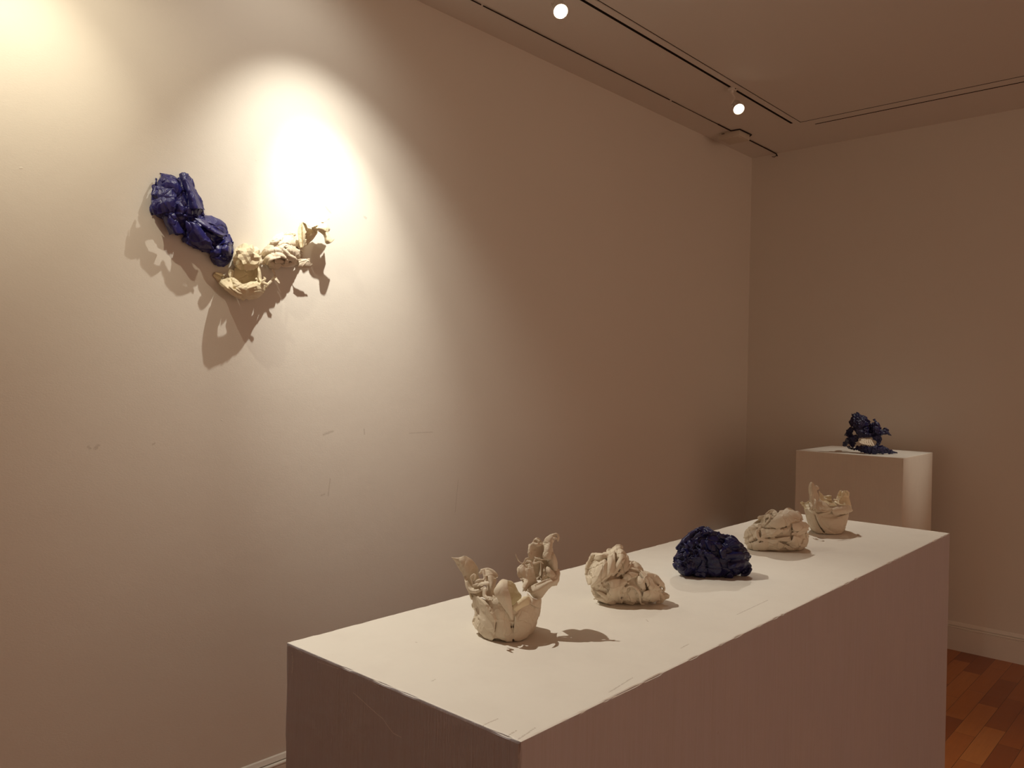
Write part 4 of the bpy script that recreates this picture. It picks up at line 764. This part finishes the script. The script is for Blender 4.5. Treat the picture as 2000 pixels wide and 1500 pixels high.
s7.patch(mb, [[(670, 820, 3), (700, 800, 4), (730, 850, 3)], [(690, 900, 4), (725, 900, 5.4), (752, 930, 4)], [(700, 980, 5), (730, 990, 6), (760, 1000, 5)], [(740, 1050, 6), (770, 1040, 7), (820, 1050, 6)]], t=.35, rel=False)
s7.patch(mb, [[(300, 870, 2.5), (340, 860, 4), (380, 870, 3)], [(310, 930, 4), (350, 940, 5), (385, 960, 4)], [(340, 1000, 6), (380, 1010, 7), (410, 1020, 6)]], t=.35, rel=False)
s7.fold(mb, [(640, 860, 26, 3), (650, 900, 24, 3), (645, 940, 14, 3)]); s7.fold(mb, [(370, 950, 10, 7), (400, 940, 12, 7.6), (415, 1000, 12, 7.6)], lift=0)
s7.ells = []
s7.fold(mb, [(790, 960, 12, 7.5), (805, 990, 18, 7.5), (770, 1020, 24, 7.5)]); s7.fold(mb, [(760, 1040, 24, 7.4), (830, 1060, 18, 7.6), (820, 1100, 16, 7.4)]); s7.fold(mb, [(690, 1020, 14, 7), (700, 1060, 20, 7.4)])
s7.patch(mb, [[(500, 1110, 8.6), (560, 1040, 8.2), (640, 1030, 8.2)], [(520, 1140, 9.2), (600, 1110, 9.4), (720, 1080, 8.6)]], t=.35, rel=False)
o = bake(mb.build('bowl_form', m_ivory, r6, smooth=True), .0014, 1, s=s7, cr=(.0020, 20, 4, .09)); tag(o, 'pale yellow open bowl form with a frilled rim')
# scrunched cream form
s7.ells = [(1020, 640, 270, 230, 6.5, 0), (900, 720, 130, 120, 6.5, 0)]; s7.seed = 77
F7 = [([(750, 700, 40), (830, 600, 52), (900, 540, 52)], .2), ([(890, 490, 34), (960, 440, 44), (1070, 410, 44), (1190, 400, 34)], 0), ([(920, 520, 50), (1050, 490, 82), (1180, 470, 72)], .2), ([(860, 640, 50), (950, 620, 62), (1050, 645, 44)], .5),
      ([(790, 770, 30), (850, 705, 42), (980, 660, 42), (1080, 690, 34)], 1.0), ([(1000, 560, 26), (1050, 610, 36), (1120, 690, 42), (1190, 730, 42), (1230, 770, 28)], .9), ([(1060, 545, 24), (1150, 560, 26), (1230, 605, 26), (1305, 620, 14)], 1.1),
      ([(1110, 600, 50), (1200, 650, 62), (1280, 680, 32)], .5), ([(1040, 815, 24), (1150, 790, 42), (1240, 740, 42)], .5), ([(1100, 720, 34), (1090, 790, 32)], .8), ([(950, 745, 34), (1040, 755, 24)], .8), ([(880, 800, 50), (960, 815, 54), (1000, 790, 34)], .2),
      ([(825, 830, 22), (880, 870, 30), (990, 860, 22)], .4), ([(1230, 500, 42), (1280, 560, 40)], .2), ([(880, 480, 14), (960, 440, 18), (1080, 380, 12)], 1.6), ([(870, 500, 12), (960, 490, 20), (1050, 430, 12)], 1.8), ([(830, 790, 18), (900, 720, 20), (1000, 700, 16)], 1.7)]
mb = MB(); s7.core(mb, shrink=.82, amp=.003, f=30)
for sp, l in F7: s7.fold(mb, sp, lift=l, th=.75, sk=.5)
s7.ells = []
s7.fold(mb, [(1210, 740, 12, 4), (1300, 722, 12, 5), (1392, 722, 10, 5.5)]); s7.patch(mb, [[(1240, 740, 4), (1310, 725, 5), (1395, 725, 5.5)], [(1250, 790, 4.4), (1330, 790, 5), (1440, 800, 5)], [(1240, 830, 4), (1320, 840, 4.6), (1410, 838, 4.6)]], t=.22, rel=False, tear=4)
s7.fold(mb, [(740, 690, 28, 2.5), (750, 740, 34, 3), (790, 790, 24, 3.5)]); s7.fold(mb, [(700, 760, 18, 3), (740, 770, 22, 3.4), (790, 740, 20, 3.8)])
s7.fold(mb, [(900, 860, 16, 4), (930, 930, 14, 4), (920, 985, 24, 4.5)]); s7.fold(mb, [(920, 965, 26, 4.5), (960, 1000, 22, 5), (995, 1040, 18, 5)]); s7.fold(mb, [(900, 1010, 8, 4), (870, 1080, 6, 3.4), (830, 1120, 5, 3)]); s7.fold(mb, [(940, 1040, 7, 4), (930, 1100, 8, 4), (900, 1170, 5, 3.6)])
s7.fold(mb, [(1000, 860, 10, 4), (1010, 940, 7, 4), (1000, 1010, 8, 4.4)]); s7.fold(mb, [(920, 980, 24, 4), (860, 1040, 18, 5), (800, 1080, 14, 6)])
o = bake(mb.build('scrunched_form', m_cream, r6, smooth=True), .0013, 1, s=s7, cr=(.0022, 26, 4, .08)); tag(o, 'cream scrunched form like a wrung cloth')
# curled sheets at the right end
mb = MB(); s7.seed = 88
s7.fold(mb, [(1285, 245, 22, 4), (1270, 350, 32, 4), (1280, 460, 36, 4), (1290, 560, 26, 4)])
s7.patch(mb, [[(1290, 225, 4), (1310, 225, 4.8), (1340, 240, 4.6)], [(1290, 330, 4.4), (1320, 320, 5.4), (1370, 320, 5)], [(1295, 440, 4.4), (1315, 430, 5.4), (1345, 430, 5)], [(1300, 580, 4), (1310, 570, 4.6), (1320, 560, 4)]], t=.3, rel=False)
s7.patch(mb, [[(1300, 225, 5), (1400, 215, 4.4), (1480, 205, 4.2), (1580, 230, 4.4)], [(1350, 260, 6.4), (1410, 260, 6.4), (1490, 245, 6.2), (1600, 270, 6)], [(1400, 290, 7.4), (1425, 302, 7.8), (1500, 275, 7.6), (1610, 300, 7)]], t=.25, rel=False)
s7.patch(mb, [[(1415, 212, 4.2), (1530, 195, 4.6), (1610, 155, 5), (1668, 182, 5)], [(1480, 225, 5), (1570, 230, 6), (1620, 210, 6.2), (1640, 205, 5.6)]], t=.22, rel=False, tear=2)
s7.patch(mb, [[(1420, 300, 6), (1500, 270, 7), (1600, 240, 6.4), (1640, 260, 5)], [(1430, 340, 5), (1510, 310, 8), (1610, 300, 8), (1665, 310, 6)], [(1480, 345, 4.4), (1560, 340, 7.6), (1620, 360, 8), (1660, 350, 6)]], t=.25, rel=False)
s7.patch(mb, [[(1500, 350, 5), (1570, 320, 7.6), (1660, 320, 6.4)], [(1560, 390, 6), (1610, 370, 8), (1650, 370, 7)], [(1590, 440, 6.4), (1630, 420, 8.4), (1680, 410, 7)], [(1600, 500, 7), (1640, 470, 8.6), (1728, 450, 7)], [(1630, 528, 7.4), (1670, 510, 8.4), (1722, 470, 7.4)]], t=.22, rel=False, tear=1.5)
for sp in ([(1320, 330, 40, 3.6), (1420, 370, 46, 4), (1480, 350, 34, 4.4)], [(1320, 500, 22, 4.4), (1400, 430, 30, 4.6), (1470, 380, 26, 4.6)], [(1330, 420, 34, 4), (1400, 400, 30, 4.4)], [(1340, 380, 8, 5.6), (1380, 325, 8, 6), (1420, 330, 8, 6)],
           [(1340, 540, 12, 4), (1350, 470, 13, 4.8), (1400, 440, 12, 5)], [(1365, 530, 10, 4), (1390, 470, 12, 4.8)], [(1320, 550, 14, 4), (1360, 520, 14, 4.4), (1440, 440, 18, 4.8), (1490, 370, 14, 5)]): s7.fold(mb, sp)
o = bake(mb.build('curled_sheet', m_ivory, r6, smooth=True), .0012, 1, s=s7, cr=(.0010, 24, 4, .08)); tag(o, 'thin pale sheet curling away from the wall')

# ---------------------------------------------------------------- dark blue openwork piece on the far plinth
s8 = Sculpt(1630, 790, 13.64, D0=front(1708, 888, 1.15, 5.5), zmin=1.15, seed=71)
r8 = empty('openwork_sculpture', base_loc(1695, 884, 1.15)); tag(r8, 'dark blue ragged openwork clay sculpture with a small cream piece inside, on the far plinth', 'sculpture')
mb = MB(); rng = random.Random(6)
F8 = [[(560, 235, 40, 0), (600, 380, 120, .5), (640, 540, 150, 0), (690, 690, 150, 0)], [(780, 380, 90, 0), (830, 500, 90, 0)], [(470, 260, 24, 0), (560, 330, 60, .5)], [(450, 470, 60, .5), (520, 430, 80, 1)],
      [(460, 650, 70, 1), (380, 760, 66, 1), (270, 845, 22, 1)], [(330, 690, 24, 1), (360, 760, 60, 1), (420, 840, 90, 1)], [(400, 920, 80, 1), (300, 1020, 74, 1.5), (235, 1100, 40, 2)], [(460, 1000, 100, .5), (480, 1120, 54, 2)], [(540, 860, 100, .4), (560, 960, 80, 0)],
      [(970, 560, 66, 0), (1090, 570, 110, .5), (1190, 630, 50, .5)], [(1070, 400, 34, 0), (1100, 480, 44, .3)], [(1050, 690, 120, 0), (1170, 720, 84, .5)], [(1200, 730, 80, .5), (1340, 740, 74, .5), (1440, 780, 46, .5), (1530, 820, 16, .5)], [(1290, 660, 30, .5), (1360, 655, 30, .5), (1440, 700, 30, .5)],
      [(1110, 840, 110, 0), (1190, 940, 76, 0), (1170, 1040, 60, 0)], [(1300, 1080, 44, -1), (1340, 1040, 40, -1)], [(1400, 1120, 36, -1), (1440, 1100, 28, -1)], [(640, 800, 84, 0), (800, 810, 70, 0), (980, 820, 66, 0)], [(860, 620, 120, -.5), (900, 740, 110, -.5)],
      [(600, 1150, 60, -1.5), (750, 1190, 96, 2), (900, 1220, 100, 3.5), (1100, 1215, 108, 4.5), (1300, 1240, 92, 4), (1500, 1262, 58, 1.5), (1660, 1285, 26, -1.5)], [(1100, 1110, 40, 3), (1250, 1140, 50, 3), (1400, 1190, 40, 3)], [(840, 1120, 30, 5), (930, 1170, 44, 5.4), (1020, 1160, 26, 5)], [(300, 1130, 30, 0), (310, 1200, 20, 0)], [(340, 1150, 34, 0), (470, 1170, 40, 0), (580, 1200, 40, 0)], [(240, 1090, 40, -4), (230, 1130, 26, -6)]]
def lean8(p):
    x, y, w_, z = p; return (x, y, w_, z-20*min(max((600-x)/320, 0), 1)*min(max((y-620)/480, 0), 1))
F8 = [[lean8(p) for p in f] for f in F8]
for f in F8: s8.fold(mb, f, lift=0, th=.55, amp=.004, f=45, sk=.7, sink=0)
s8.patch(mb, [[(450, 225, 0), (520, 260, .5), (600, 200, 0), (700, 290, 0)], [(450, 330, .5), (560, 330, 2), (660, 330, 2), (800, 320, .6)], [(385, 490, .8), (520, 470, 2.6), (700, 480, 2.8), (920, 420, .6)], [(430, 590, 1), (560, 620, 2.4), (720, 620, 2.4), (930, 560, .6)]], t=.3, rel=False, tear=10, amp=.003)
s8.patch(mb, [[(960, 520, 0), (1060, 470, 1), (1230, 560, 0)], [(980, 640, 1), (1100, 640, 2.4), (1250, 660, .6)], [(1000, 760, 1), (1120, 780, 2), (1260, 800, .4)]], t=.3, rel=False, tear=8)
o = bake(mb.build('openwork_body', m_navy, r8, smooth=True), .0018, 0, s=s8, cr=(.0040, 26, 4, .08), facet=(.0028, 45, 3))
mb = MB(); n = 13; rows = []
for (xa, ya, xb, yb, z) in [(680, 905, 975, 885, -.5), (700, 960, 990, 960, .6), (640, 1000, 1030, 1040, 1.4), (740, 1060, 1070, 1110, 2.0)]:
    rows.append([(xa+(xb-xa)*i/(n-1), ya+(yb-ya)*i/(n-1)+(14 if i % 2 else -8), z+(.5 if i % 2 else -.3)) for i in range(n)])
s8.patch(mb, rows, t=.35, n=5, rel=False, tear=6)
s8.fold(mb, [(700, 1000, 50, 0), (850, 1040, 90, 0), (1000, 1080, 70, 0)])
o = bake(mb.build('inner_piece', m_cream, r8, smooth=True), .0018, 0, s=s8, cr=(.0016, 40, 4, .1)); tag(o, 'small cream ruffled piece')
